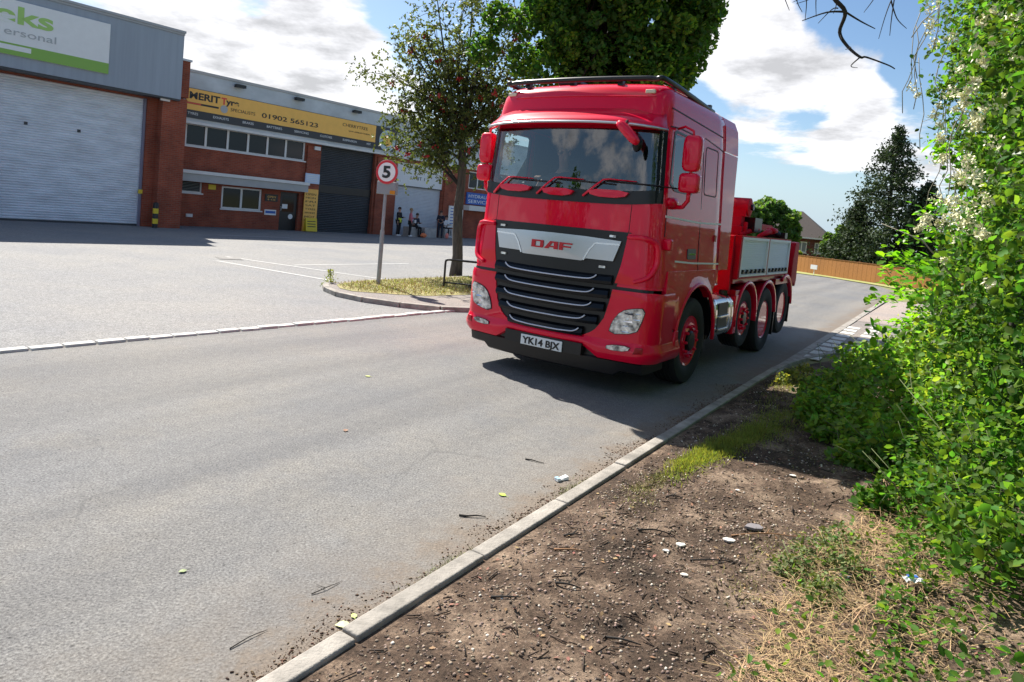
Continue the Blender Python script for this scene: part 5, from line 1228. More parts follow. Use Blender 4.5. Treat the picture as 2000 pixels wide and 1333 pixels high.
# --- climbing hedge on the right
def hedge():
    r = empty('climbing_hedge', tuple(K(1.5, 2.3))); o = Vector(K(1.5, 2.3)); tag(r, 'tall green climbing hedge with cream blossom along the right edge', 'hedge')
    def kp(t, off, z): p = Vector(K(t, off))-o; return (p.x, p.y, z)
    cent = []; rad = []; lit = []; random.seed(8)
    # the wall of foliage follows the verge: front face at off, thickness behind it
    for i in range(520):
        t = random.uniform(.3, 10.8); zt = random.uniform(.1, 4.6)
        face = FACE(t, zt); off = face+abs(random.gauss(0, .35))
        cent.append(kp(t, off, zt)); rad.append(random.uniform(.14, .34))
    P = clumps(cent, rad, 125, .2); h_ = len(P)//2; RNG.shuffle(P); leaves('leaf', P[:h_], .050, M_LHEDGE, r, up=(-.5, -.3, .8), tilt=.95); leaves('small_leaf', P[h_:], .030, M_LHEDGE, r, up=(-.5, -.3, .8), tilt=1.1)
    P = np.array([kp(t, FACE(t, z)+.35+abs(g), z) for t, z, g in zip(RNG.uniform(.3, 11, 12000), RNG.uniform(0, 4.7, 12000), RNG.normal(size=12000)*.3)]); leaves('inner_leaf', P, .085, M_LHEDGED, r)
    # hanging stems
    b = MB()
    for i in range(26):
        t = random.uniform(4.2, 7.0); z = random.uniform(2.6, 4.2); p = [Vector(kp(t, FACE(t, z)-.02, z))]
        for k in range(5): p.append(p[-1]+Vector((random.gauss(0, .03), random.gauss(0, .03), -random.uniform(.08, .2))))
        b.tube(p, .004, 4)
    for i in range(26):
        t = random.uniform(3.5, 9); z = random.uniform(.3, 3.4); p = Vector(kp(t, FACE(t, z)+.1, z)); q = p+Vector((random.uniform(-.5, -.15), random.gauss(0, .3), random.uniform(-.1, .45))); b.tube([p, p.lerp(q, .5)+Vector((0, 0, .1)), q], [.006, .005, .002], 4)
    b.build('stem', mat('pale_vine', (.30, .27, .20), .8), r, smooth='all')
    b = MB()
    for i in range(9):
        t = 2.0+i*1.0; b.tube([kp(t, FACE(t, 1)+.75, -.1), kp(t+.1, FACE(t, 2)+.6, 2), kp(t-.1, FACE(t, 4)+.7, 4.4)], [.06, .05, .03], 7)
    b.build('trunk', M_BARKD, r, smooth='all')
    # blossom clusters
    fc = []; fr = []
    for (t, z, n) in ((4.2, 2.9, 9), (4.6, 2.5, 8), (3.6, 2.6, 6), (5.0, 2.15, 10), (4.0, 2.1, 8), (3.4, 2.2, 7), (5.4, 3.2, 6), (3.2, 1.9, 5), (4.4, 3.5, 5), (3.1, 2.9, 4), (3.8, 3.3, 5), (6.0, 2.6, 5), (3.0, 3.4, 4)):
        for k in range(int(n*1.1)):
            tt = t+random.gauss(0, .17); zz = z+random.gauss(0, .13); fc.append(kp(tt, FACE(tt, zz)-.12, zz)); fr.append(random.uniform(.03, .07))
    P = clumps(fc, fr, 42, .1); leaves('blossom', P, .028, M_FLOWER, r, 'diam')
    return r
def FACE(t, z):
    """kerb offset of the hedge front at distance t and height z"""
    base = 2.05+.10*math.sin(t*2.1)+.12*math.sin(t*5.3+z*2)-.10*math.sin(z*2.3+t)
    lo = .24*math.exp(-z*.7)*min(1, max(0, t-3))
    near = max(0, 4.4-t)*.13
    return base-lo+near-.17*max(0, z-2.3)+.10*max(0, t-7)
hedge()
def bush(name, label, pts, size, m, n, cat='bush', stem=True, up=(0, 0, 1), tilt=.8, sd=1, tmpl='leaf', parent=None, grp=None):
    """low plant: pts = list of (kerb t, off, z, radius)"""
    o = Vector(K(pts[0][0], pts[0][1])); r = empty(name, tuple(o)); tag(r, label, cat, grp); random.seed(sd)
    def kp(t, off, z): p = Vector(K(t, off))-o; return (p.x, p.y, z)
    c = [kp(t, f, z+.06) for t, f, z, q in pts]; P = clumps(c, [q for *_, q in pts], n, .15); P[:, 2] = np.maximum(P[:, 2], .06+RNG.uniform(0, .06, len(P)))
    leaves('leaf', P, size, m, r, tmpl, up=up, tilt=tilt)
    if stem:
        b = MB()
        for k in range(len(pts)*4):
            t, f, z, q = random.choice(pts); a = Vector(kp(t+random.gauss(0, q*.4), f+random.gauss(0, q*.4), .02)); e = Vector(kp(t+random.gauss(0, q*.9), f+random.gauss(0, q*.9), z+random.uniform(0, q)+.06)); b.tube([a, a.lerp(e, .5)+Vector((0, 0, q*.25)), e], [.006, .004, .002], 4)
        b.build('stem', M_STEM, r, smooth='all')
    return r
bush('bramble_bush', 'low bramble bush spilling from the hedge foot over the earth', [(5.9, 1.15, .16, .24), (6.3, 1.1, .20, .24), (6.8, 1.15, .22, .26), (5.4, 1.35, .22, .26), (4.9, 1.5, .22, .26), (5.9, 1.5, .42, .34), (6.5, 1.5, .5, .36), (7.2, 1.5, .5, .34), (5.3, 1.75, .5, .34), (7.9, 1.6, .45, .32), (8.5, 1.85, .6, .38), (6.1, 1.85, .8, .38), (6.9, 1.85, .85, .4), (4.5, 1.75, .3, .26), (7.7, 1.9, .9, .4), (5.4, 2.0, .85, .36), (4.8, 2.0, .6, .3), (4.4, 1.45, .08, .18), (5.1, 1.15, .08, .16), (5.6, .98, .14, .22), (6.1, .9, .14, .22), (6.6, .95, .2, .22), (7.3, 1.2, .4, .3), (6.4, 1.2, .45, .3)], .055, M_LBRAM, 420, sd=3)
bush('bramble_bush', 'leafy nettle and ivy patch at the hedge foot nearer the camera', [(4.3, 1.75, .16, .22), (4.0, 1.95, .28, .26), (3.7, 1.9, .18, .22), (4.4, 2.1, .5, .3), (3.8, 2.2, .5, .3), (3.3, 2.15, .3, .28), (2.9, 2.2, .35, .3), (3.1, 2.35, .7, .3), (2.5, 2.3, .4, .3), (4.6, 1.55, .08, .16), (3.5, 1.7, .07, .14)], .045, M_LHEDGE, 360, sd=4)
bush('weed_clump', 'grey-green weed clump at the edge of the straw in the foreground', [(2.45, 1.52, .03, .16), (2.2, 1.45, .03, .14), (2.7, 1.6, .04, .14), (2.0, 1.62, .03, .13), (2.35, 1.68, .04, .12)], .022, leafmat('weed_leaf', (.14, .18, .06), .2, .7, .35, .03), 420, 'weed', sd=5)
bush('weed_clump', 'small weed by the footway kerb beyond the truck wheels', [(7.3, .35, .03, .10), (7.6, .5, .03, .12), (7.9, .35, .02, .1), (8.3, .45, .03, .12)], .035, M_GRASS, 160, 'weed', sd=6)
# shoots reaching out over the footway
def shoots():
    r = empty('trailing_shoot', tuple(K(5.5, 2.0))); o = Vector(K(5.5, 2.0)); tag(r, 'bright green leafy shoots reaching out from the hedge over the footway', 'plant'); random.seed(31); P = []
    b = MB()
    for (t0, z0, t1, f1, z1) in ((6.4, 1.5, 7.0, 1.30, 1.62), (6.2, 1.25, 6.8, 1.25, 1.25), (6.8, 1.9, 7.2, 1.45, 1.95), (6.0, 1.1, 6.4, 1.35, .95), (7.2, 1.2, 7.8, 1.45, 1.35), (6.5, 2.1, 7.0, 1.6, 2.3), (5.8, .95, 6.2, 1.45, .75), (6.9, 1.6, 7.3, 1.35, 1.45), (6.1, 1.45, 6.3, 1.4, 1.75), (5.2, 2.4, 5.5, 1.72, 2.75)):
        a = Vector(K(t0, 2.05, z0))-o; e = Vector(K(t1, f1, z1))-o; q = bez([a, a.lerp(e, .5)+Vector((0, 0, .12)), e], 8); b.tube(q, [.006-.004*i/(len(q)-1) for i in range(len(q))], 5)
        for p in q[2:]:
            for k in range(5): P.append(np.array(p)+RNG.normal(size=3)*.055)
    b.build('stem', M_STEM, r, smooth='all'); leaves('leaf', np.array(P), .085, leafmat('shoot_leaf', (.14, .33, .02), .5, .4, .3, .02), r, up=(0, 0, 1), tilt=.4)
shoots()
# bare branch hanging into the top right
def bare_branch():
    r = empty('bare_branch', (2.9, 5.3, 3.3)); tag(r, 'dark bare branch hanging down against the cloud at top right', 'branch'); b = MB(); random.seed(12)
    def px(x, y, dep=5.0):   # design coordinates traced once from the photo: metres right and up
        return Vector(((x-1690)*.00372+2.37-2.9, (dep-5.3)+((x*7+y*3) % 13)*.012, 3.18-(y-110)*.00372-3.3+(x-1690)*.00034*-1))
    def br(pts, r0, r1): q = bez([px(*p) for p in pts], 5); b.tube(q, [r0+(r1-r0)*i/(len(q)-1) for i in range(len(q))], 6)
    br([(1640, -60), (1620, 0), (1648, 30), (1652, 62), (1672, 85), (1686, 110), (1710, 100), (1745, 112), (1765, 114)], .018, .004)
    br([(1648, 30), (1610, 40), (1575, 55)], .009, .003); br([(1648, 30), (1690, 34), (1722, 42)], .008, .003); br([(1652, 62), (1655, 80)], .006, .003); 
    br([(1520, -20), (1500, 12), (1480, 18)], .010, .003); br([(1575, -30), (1560, 8), (1572, 40)], .006, .002); br([(1600, -30), (1588, 10), (1560, 25)], .005, .002); br([(1748, -120), (1745, 0), (1752, 50)], .006, .002)
    for i in range(16):
        x = random.uniform(1480, 1640); y = -60+(x-1480)*-.25+random.uniform(0, 15); br([(x, y), (x+random.uniform(-14, 14), y+random.uniform(12, 24)), (x+random.uniform(-34, 34), y+random.uniform(25, 60))], .004, .0015)
    for q in ([(1640, -40), (1600, -12), (1560, -2), (1520, 4), (1482, 18)], [(1560, -2), (1566, 25), (1582, 52)], [(1600, -12), (1592, 14), (1604, 40)], [(1520, 4), (1530, 24), (1548, 40)], [(1582, -6), (1572, 12), (1550, 26)], [(1640, 20), (1618, 34), (1600, 60)], [(1625, -10), (1636, 12), (1630, 34)], [(1760, -60), (1738, -10), (1722, 30), (1728, 62)], [(1738, -10), (1752, 22), (1770, 40)], [(1686, 110), (1682, 122), (1688, 128)], [(1672, 85), (1666, 96), (1660, 98)], [(1720, -70), (1700, -10), (1690, 20)]): br(q, .0055, .0018)
    b.tube([px(1640, -60), px(1800, -150), px(2100, -120, 5.6)], [.028, .04, .06], 8); b.tube([px(1480, -40), px(1600, -90), px(1800, -150)], [.008, .018, .035], 6)
    b.build('twig', M_BARKD, r, smooth='all')
bare_branch()
# --- far trees
def conifer(x, y, h, rad, label, sd, name='conifer_tree', base=-.5):
    r = empty(name, (x, y, base)); tag(r, label, 'tree'); random.seed(sd); b = MB(); b.tube([(0, 0, 0), (0, 0, h*.6), (.1, 0, h)], [.25, .14, .03], 8); b.build('trunk', M_BARKD, r, smooth='all')
    P = []; U = []
    b = MB()
    for i in range(190):
        f = (i+random.random())/190; z = h*(.04+.96*f); l = rad*(1-f)**.75*(.6+.55*random.random())+.15; a = random.uniform(0, 6.283); d = np.array([math.cos(a), math.sin(a), -.15+.3*random.random()])
        b.tube([(0, 0, z), tuple(np.array([0, 0, z])+d*l)], [.035, .008], 4)
        m = int(85*l/rad*2)+30
        for k in range(m):
            s = random.random()**.6; P.append(np.array([0, 0, z])+d*l*s+RNG.normal(size=3)*(.10+.16*l*.3))
    b.build('branch', M_BARKD, r); leaves('needle_spray', np.array(P), .20, M_LCON, r, 'diam', up=(0, 0, .5), tilt=.7)
conifer(24.6, 46, 12.6, 5.0, 'tall dark conifer standing behind the wooden fence beside the hedge', 1, base=-2.8)
conifer(23.6, 48, 7.6, 2.6, 'shorter dark conifer left of the tall conifer beside the brick house', 2, base=-2.8)
conifer(26.5, 45, 9.0, 3.2, 'dark conifer partly hidden behind the right hedge', 3, base=-2.8)
def round_tree(x, y, zc, rx, rz, label, sd, m=M_LFAR, nc=60, per=170, size=.30, ground=-2.6, name='broadleaf_tree'):
    r = empty(name, (x, y, ground)); tag(r, label, 'tree'); random.seed(sd); b = MB(); zc -= ground
    b.tube([(0, 0, 0), (0, .1, zc-rz*.5), (0, 0, zc)], [.3, .24, .12], 8); b.build('trunk', M_BARKD, r, smooth='all'); cent = []; b = MB()
    for i in range(nc):
        a = random.uniform(0, 6.283); z = random.uniform(-1, 1); h = math.sqrt(1-z*z); q = random.uniform(.5, 1)**.5; e = (math.cos(a)*h*rx*q, math.sin(a)*h*rx*.8*q, zc+z*rz*q); cent.append(e); b.tube([(0, 0, zc-rz*.3), e], [.06, .015], 4)
    b.build('branch', M_BARKD, r); leaves('leaf', clumps(cent, [rx*.24]*nc, per, .3), size, m, r, up=(0, 0, .8), tilt=.7)
round_tree(20.6, 57, 2.6, 2.5, 2.15, 'rounded green tree in front of the brick house beyond the lockers', 5)
round_tree(18.6, 55, 2.3, 1.7, 1.9, 'green tree directly behind the winch mast', 6)
round_tree(29.2, 62, 1.6, 1.8, 1.6, 'pale green tree between the brick house and conifers', 7, nc=30)
round_tree(20.0, 50, .6, 1.3, .9, 'yellow-green shrub above the locker tops', 9, m=leafmat('shrub', (.18, .24, .04)), nc=24, name='garden_shrub')
round_tree(-24, -6, 3.0, 4.5, 3.4, 'broad tree standing on the far left behind the viewer', 10, m=M_LBIG, nc=40, per=120, ground=0)
# ---- house beyond the fence
def house():
    ang = math.radians(-28); r = empty('brick_house', (25.3, 64.5, -3.0), ang); tag(r, 'dark red brick house with a brown tiled hipped roof beyond the fence', 'house')
    w = MB(); zz = 5.15; rect_holes(w, -3.4, 3.6, 0, zz, 0, .25, [(-3.0, -2.2, 3.75, 4.75), (-.9, 0, 3.75, 4.75), (1.0, 1.9, 3.75, 4.75), (2.55, 3.2, 3.75, 4.75), (-2.2, -.4, .9, 2.2), (1.2, 3.0, .9, 2.2)])
    w.box(-3.4, -3.15, .25, 7, 0, zz); w.box(3.35, 3.6, .25, 7, 0, zz); w.box(-3.15, 3.35, 6.75, 7, 0, zz); w.build('wall', M_BRICKD, r)
    ro = MB(); e = .35; A = [(-3.4-e, -e, zz), (3.6+e, -e, zz), (3.6+e, 7+e, zz), (-3.4-e, 7+e, zz)]; rg = [(-1.2, 3.5, zz+2.5), (.9, 3.5, zz+2.5)]; ro.add(A+rg, [(0, 1, 5, 4), (1, 2, 5), (2, 3, 4, 5), (3, 0, 4), (3, 2, 1, 0)])
    tm = mat('roof_tiles', (.06, .045, .038), .85, col2=(.035, .028, .025), vscale=5, stretch=(1, 1, 12), bump=1., bscale=12); rf = ro.build('roof', tm, r)
    c = MB(); c.box(-1.6, -1.0, 3.2, 3.8, zz+1.9, zz+3.2); c.build('chimney', M_BRICKD, rf)
    g = MB(); g.box(-3.75, 3.95, -.44, -.352, zz-.10, zz+.02); g.box(3.952, 4.04, -.44, 7.3, zz-.10, zz+.02); g.build('gutter', M_TRIM, r)
    for x0, x1, z0, z1 in ((-3.0, -2.2, 3.75, 4.75), (-.9, 0, 3.75, 4.75), (1.0, 1.9, 3.75, 4.75), (2.55, 3.2, 3.75, 4.75), (-2.2, -.4, .9, 2.2), (1.2, 3.0, .9, 2.2)):
        f = MB(); f.box(x0, x1, .04, .12, z0, z0+.09); f.box(x0, x1, .04, .12, z1-.09, z1)
        for a in (x0, (x0+x1)/2-.04, x1-.08): f.box(a, a+.08, .038, .122, z0+.09, z1-.09)
        fo = f.build('window', M_TRIM, r); q = MB(); q.box(x0+.08, x1-.08, .085, .10, z0+.09, z1-.09); q.build('pane', mat_once('curtained_glass', (.22, .24, .27), .15), fo)
        q = MB(); q.box(x0-.06, x1+.06, -.07, .036, z0-.08, z0-.002); q.build('sill', M_TRIM, r)
house()
def wood_fence():
    r = empty('wooden_fence', (16.9, 40.6, 0), math.atan2(-6.4, 2.2)); tag(r, 'orange-brown close-boarded wooden fence along the grass at the road bend', 'fence')
    b = MB(); random.seed(3)
    for i in range(130):
        x = -9+i*.15; b.box(x, x+.145, -.012+.003*(i % 2), .008+.003*(i % 2), -.1, .95)
    b.build('board', mat('fence_wood', (.46, .20, .055), .8, col2=(.36, .155, .045), vscale=.5, stretch=(2, 2, .4), bump=.4), r)
    b = MB()
    for i in range(11): b.box(-9+i*1.9, -8.9+i*1.9, .03, .13, -.1, 1.0)
    b.build('post', mat_once('fence_post', (.26, .12, .04), .8), r)
    b = MB(); b.box(-9, 10.5, -.03, .04, .952, .98); b.build('capping_rail', mat_once('fence_post', (.26, .12, .04), .8), r)
wood_fence()
s = empty('garden_sign', (16.65, 38.0, 0), math.atan2(-6.4, 2.2)); tag(s, 'small white sign on a post in front of the wooden fence', 'sign')
b = MB(); b.box(-.24, .24, -.02, .02, .32, .56); b.build('board', M_SIGNW, s); b = MB(); b.box(-.02, .02, .021, .05, 0, .5); b.build('post', M_TRIM, s)
sheet('fence_verge', [(10.0, 44), (16.6, 41.6), (19.3, 33.4), (21, 28), (20.2, 26.5), (18.0, 29.5), (17.9, 33.3), (17.0, 36.9), (14.5, 40.2), (9, 43.4)], .012, mat('verge_grass', (.26, .30, .07), .95, col2=(.34, .32, .13), vscale=2, bump=.8, bscale=20))
r = empty('white_car_cover', (17.9, 44.5, -.9)); tag(r, 'white domed cover just showing over the wooden fence', 'cover'); b = MB(); b.sphere((0, 0, .95), .55, .9, 1.0); b.build('canopy', M_TRIM, r, smooth='all')
# ---- ground cover
def hfun(p):  # kerb coordinates of a world point
    v = Vector((p[0], p[1], 0))-KP; return v.dot(KD), v.dot(KN)
def stones():
    n = 15000; t = RNG.uniform(-1.5, 8, n)**1; t = np.where(RNG.uniform(size=n) < .6, RNG.uniform(-.6, 3.2, n), t); off = RNG.uniform(.15, 2.4, n); pos = []
    for a, c in zip(t, off): pos.append(K(a, c, dirt_h(a, c)+.001))
    b = MB(); b.sphere((0, 0, 0), 1, .75, .5, n=6, m=4); v, f = b.v, b.f
    # quads only template: convert to icosahedron-like box
    V = [(-.5, -.4, -.2), (.5, -.45, -.2), (.55, .4, -.2), (-.45, .45, -.2), (-.3, -.25, .3), (.32, -.3, .26), (.3, .26, .34), (-.33, .3, .28)]; Fq = [(3, 2, 1, 0), (4, 5, 6, 7), (0, 1, 5, 4), (1, 2, 6, 5), (2, 3, 7, 6), (3, 0, 4, 7)]
    rot = rand_rot(n, (0, 0, 1), .25); sc = .004+.010*RNG.uniform(size=n)**3
    m = mat('gravel_stone', (.27, .205, .155), .9, island=.5, hue=.03)
    o = scatter_mesh('gravel', V, Fq, np.array(pos), rot, sc*1.3, m); tag(o, 'loose stones and grit strewn over the brown earth', 'gravel', kind='stuff')
    k = 1300; pos = [K(a, c, dirt_h(a, c)+.002) for a, c in zip(RNG.uniform(-.5, 7, k), RNG.uniform(.2, 2.3, k))]
    o = scatter_mesh('pale_chippings', V, Fq, np.array(pos), rand_rot(k, (0, 0, 1), .3), .006+.012*RNG.uniform(size=k)**3, mat('pale_stone', (.60, .54, .46), .85, island=.3)); tag(o, 'pale chippings scattered on the brown earth', 'gravel', kind='stuff')
    k = 1500; pos = [K(a, c, dirt_h(a, c)+.006) for a, c in zip(RNG.uniform(-.8, 8, k), RNG.uniform(.14, 2.3, k))]
    TV = [(-.5, -1, 0), (.5, -1, 0), (.5, 1, 0), (-.5, 1, 0), (-.4, -1, 1), (.4, -1, 1), (.4, 1, 1), (-.4, 1, 1)]; sc = np.stack([RNG.uniform(.002, .0075, k), .008+.04*RNG.uniform(size=k)**2, RNG.uniform(.002, .007, k)], 1)
    o = scatter_mesh('twig_litter', TV, Fq, np.array(pos), rand_rot(k, (0, 0, 1), .12), sc, mat('twig_bits', (.075, .05, .035), .9, island=.7)); tag(o, 'small broken twigs strewn over the brown earth', 'litter', kind='stuff')
    k = 1300; pos = [K(a, c, dirt_h(a, c)+.006) for a, c in zip(RNG.uniform(-.8, 8, k), RNG.uniform(.14, 2.3, k))]
    o = scatter_mesh('leaf_litter', DIAM_V, DIAM_F, np.array(pos), rand_rot(k, (0, 0, 1), .25), .012+.022*RNG.uniform(size=k), mat('leaf_litter', (.24, .13, .07), .8, island=.6, hue=.04)); tag(o, 'brown dead leaf scraps on the earth', 'litter', kind='stuff')
    # soil crumbs and bark bits
    k = 9000; pos = [K(a, c, dirt_h(a, c)+.003) for a, c in zip(RNG.uniform(-1, 8.5, k), RNG.uniform(.13, 2.5, k))]
    o = scatter_mesh('bark_bits', [(x*.35, y, z*.3) for x, y, z in V], Fq, np.array(pos), rand_rot(k, (0, 0, 1), .12), .006+.026*RNG.uniform(size=k)**3, mat('bark_chip', (.06, .042, .032), .95, island=.5)); tag(o, 'dark bark crumbs strewn over the brown earth', 'litter', kind='stuff')
stones()
def blades(name, label, cat, region, n, h, w, m, tilt=.35, droop=False, zf=None):
    pos = []; 
    while len(pos) < n:
        q = region(); pos.append(q)
    pos = np.array(pos); rot = rand_rot(n, (0, 0, 1), tilt); s = np.stack([np.full(n, w)*RNG.uniform(.6, 1.4, n), h*RNG.uniform(.4, 1.3, n), h*RNG.uniform(.4, 1.3, n)], 1)
    o = scatter_mesh(name, BLADE_V, BLADE_F, pos, rot, s, m); tag(o, label, cat, kind='stuff'); return o
def patch(pts):
    tot = [q[2] for q in pts]; s = sum(tot)
    def f():
        u = random.uniform(0, s); 
        for q in pts:
            u -= q[2]
            if u <= 0: break
        t = q[0]+random.gauss(0, q[3] if len(q) > 3 else .2); off = max(.11, q[1]+random.gauss(0, q[4] if len(q) > 4 else .12)); return K(t, off, dirt_h(t, off))
    return f
random.seed(77)
blades('grass', 'bright green grass tufts on the earth beside the bramble', 'grass', patch([(4.7, .62, 3, .28, .07), (4.2, .56, 3.4, .22, .07), (3.75, .50, 3, .2, .06), (3.35, .46, 1.6, .16, .05), (5.2, .72, 1.6, .3, .09), (5.7, .9, .8, .3, .1), (6.4, .6, .7, .5, .15), (7.4, .45, 1, .4, .1)]), 9000, .05, .0035, M_GRASS, .5)
blades('yellow_grass', 'yellowing moss and short grass patches on the earth', 'grass', patch([(3.0, .40, 2, .14, .05), (2.75, .36, 1, .10, .05), (3.7, .5, 1, .2, .1), (2.5, .45, .6, .1, .07), (2.4, 1.3, 1, .2, .1), (1.9, 1.3, .8, .15, .1), (4.5, 1.4, 1, .5, .2)]), 2600, .028, .003, mat('moss', (.28, .27, .07), .8, island=.4, hue=.03), .8)
def straw_pos():
    t = random.uniform(-.5, 3.9); c = 1.62+.10*math.sin(t*2.0)+.0*t; off = c+abs(random.gauss(0, .42)); off = min(off, 3.0)
    if t < 2.6: off -= .17*(2.6-t)
    return K(t, off, dirt_h(t, off)+random.uniform(0, .05))
def straw():
    n = 7000; pos = np.array([straw_pos() for _ in range(n)]); rot = rand_rot(n, (0, 0, 1), .22)
    V = [(-.5, 0, 0), (.5, 0, 0), (.4, .5, .05), (.3, 1, 0), (-.3, 1, 0), (-.4, .5, .05)]; Fq = [(0, 1, 2, 5), (5, 2, 3, 4)]
    s = np.stack([RNG.uniform(.0015, .0038, n), RNG.uniform(.04, .22, n), RNG.uniform(.1, .5, n)], 1)
    o = scatter_mesh('straw', V, Fq, pos, rot, s, M_STRAW); tag(o, 'tangled dry straw and dead stems at the foot of the hedge', 'straw', kind='stuff')
straw()
def ivy():
    P = []; random.seed(91)
    while len(P) < 2300:
        q = straw_pos(); t, off = hfun(q)
        if off > 1.85 or random.random() < .12: P.append((q[0], q[1], q[2]+random.uniform(.0, .10)))
    o = leaves('ground_ivy', np.array(P), .033, M_LHEDGE, None, up=(0, 0, 1), tilt=.45); tag(o, 'low green leaves growing through the straw', 'ground cover', kind='stuff')
ivy()
# dry turf of the island
def isl_pos():
    while True:
        s = random.random(); a = Vector((-3.3, 13.9, 0)).lerp(Vector((4.5, 22.5, 0)), s**1.5); x = a.x+random.uniform(-.3, 1.1); y = a.y+random.uniform(-.7, 1.0)
        v = Vector((x, y)); 
        if (v-Vector((-3.55, 13.4))).dot(Vector((.83, -.56))) < 0: continue
        return (x, y, .078)
def isl(n):
    out = []
    poly = [(-3.42, 14.25), (-3.45, 13.9), (-3.25, 13.45), (-2.95, 13.2), (-2.2, 13.3), (-1.6, 13.5), (-.9, 14.3), (3.0, 20), (7.4, 26.4), (6.9, 27), (1.2, 21.2), (-1.7, 17.2), (-3.15, 15.0)]
    def inside(x, y):
        c = False
        for i in range(len(poly)):
            x0, y0 = poly[i]; x1, y1 = poly[i-1]
            if (y0 > y) != (y1 > y) and x < (x1-x0)*(y-y0)/(y1-y0)+x0: c = not c
        return c
    while len(out) < n:
        x = random.uniform(-3.5, 5); y = random.uniform(13.1, 23)
        if inside(x, y) and random.random() < 1.2-(y-13)/12: out.append((x, y, .078))
    return out
def isl_grass(name, label, n, h, m):
    pos = np.array(isl(n)); s = np.stack([RNG.uniform(.006, .012, n), h*RNG.uniform(.5, 1.5, n), h*RNG.uniform(.4, 1.2, n)], 1)
    tag(scatter_mesh(name, BLADE_V, BLADE_F, pos, rand_rot(n, (0, 0, 1), .7), s, m), label, 'grass', kind='stuff')
isl_grass('dry_grass', 'parched straw-coloured grass on the kerbed island under the sign', 9000, .07, M_DRYG)
isl_grass('green_grass', 'green blades among the parched grass of the island', 3200, .08, M_GRASS)
bush_o = empty('weed_clump', (-3.72, 14.2, 0)); tag(bush_o, 'tall thin weed growing at the tip of the kerbed island', 'weed')
P = np.array([(random.gauss(0, .03+.10*(1-z)**2), random.gauss(0, .03+.10*(1-z)**2), z*.34) for z in RNG.uniform(0, 1, 260)]); leaves('leaf', P, .04, M_GRASS, bush_o, 'diam')
b = MB(); b.tube([(0, 0, 0), (.01, 0, .2), (-.01, 0, .36)], .006, 5); b.build('stem', M_STEM, bush_o)
# gutter debris along the kerb
def gutter():
    n = 7000; pos = []
    while len(pos) < n:
        t = random.uniform(-1.2, 7); d = abs(random.gauss(0, .05+.05*math.sin(t*3.1)**2)); 
        if random.random() < .35+.65*math.sin(t*1.9+1)**2: pos.append(K(t, -d-.004, .001))
    V = [(-.5, -.2, 0), (.5, -.25, 0), (.45, .2, .0), (-.45, .2, 0), (-.3, -.1, .3), (.32, -.1, .26), (.3, .1, .3), (-.33, .1, .28)]; Fq = [(3, 2, 1, 0), (4, 5, 6, 7), (0, 1, 5, 4), (1, 2, 6, 5), (2, 3, 7, 6), (3, 0, 4, 7)]
    o = scatter_mesh('gutter_debris', V, Fq, np.array(pos), rand_rot(n, (0, 0, 1), .1), .003+.014*RNG.uniform(size=n)**4, mat('debris', (.15, .095, .06), .95, island=.6, hue=.03)); tag(o, 'brown leaf litter and grit gathered in the gutter', 'litter', kind='stuff')
gutter()
blades('gutter_grass', 'short grass growing in the gutter against the kerb', 'grass', lambda: K(random.choice((1.05, 2.45, 1.2, 2.55))+random.gauss(0, .12), -abs(random.gauss(0, .035))-.005, 0), 500, .03, .0025, mat('gutter_green', (.20, .24, .06), .8, island=.4), .7)

# hedge added along the far footway to darken the reflection in the truck's side
def far_hedge():
    o = Vector(K(20, 5)); r = empty('added_hedge', tuple(o)); tag(r, 'added dark hedge along the far side of the footway for the truck side reflection', 'hedge')
    P = []
    for i in range(26000):
        t = RNG.uniform(10.5, 31); z = RNG.uniform(0, 2.4); off = 4.6+(t-10)*.10+abs(RNG.normal())*.3; p = K(t, off); P.append((p[0]-o.x, p[1]-o.y, z))
    leaves('leaf', np.array(P), .16, M_LHEDGED, r)
far_hedge()
# ================================================================ street furniture, people, litter
M_POST = mat('galvanised_post', (.26, .285, .31), .6, metal=0., var=.15, vscale=5)
M_SREDRING = mat('sign_red', (.60, .02, .035), .4)
def speed_sign():
    r = empty('speed_limit_sign', (-2.81, 14.70, .07), R(-16)); tag(r, 'round red ringed speed limit sign reading 5 on a grey pole', 'road sign')
    b = MB(); b.lathe([(.045, -.1), (.045, 1.15)], 16); b.lathe([(.034, 1.15), (.034, 2.62)], 16); b.build('pole', M_POST, r, smooth=True)
    b = MB(); b.lathe([(.001, -.052), (.255, -.052), (.26, -.048), (.255, -.044), (.001, -.044)], 40, 'y', (.02, 0, 2.40)); d = b.build('sign_plate', mat('plate_back', (.3, .3, .31), .5), r, smooth=True)
    b = MB(); b.lathe([(.001, -.056), (.254, -.056), (.254, -.053), (.001, -.053)], 40, 'y', (.02, 0, 2.40)); b.build('red_ring', M_SREDRING, d)
    b = MB(); b.lathe([(.001, -.060), (.200, -.060), (.200, -.057), (.001, -.057)], 40, 'y', (.02, 0, 2.40)); b.build('white_face', M_SIGNW, d)
    text('numeral', '5', .34, M_BLACK, d, (-.075, -.0625, 2.285), FR, width=.185, bold=.012)
    b = MB(); b.box(-.20, .24, -.035, .10, 1.93, 2.20); b.build('grey_box', mat('grey_box', (.25, .27, .29), .5), r, bevel=.01)
    b = MB(); b.box(.12, .24, -.05, -.037, 1.94, 2.02); b.build('amber_tab', M_AMBER, r)
speed_sign()
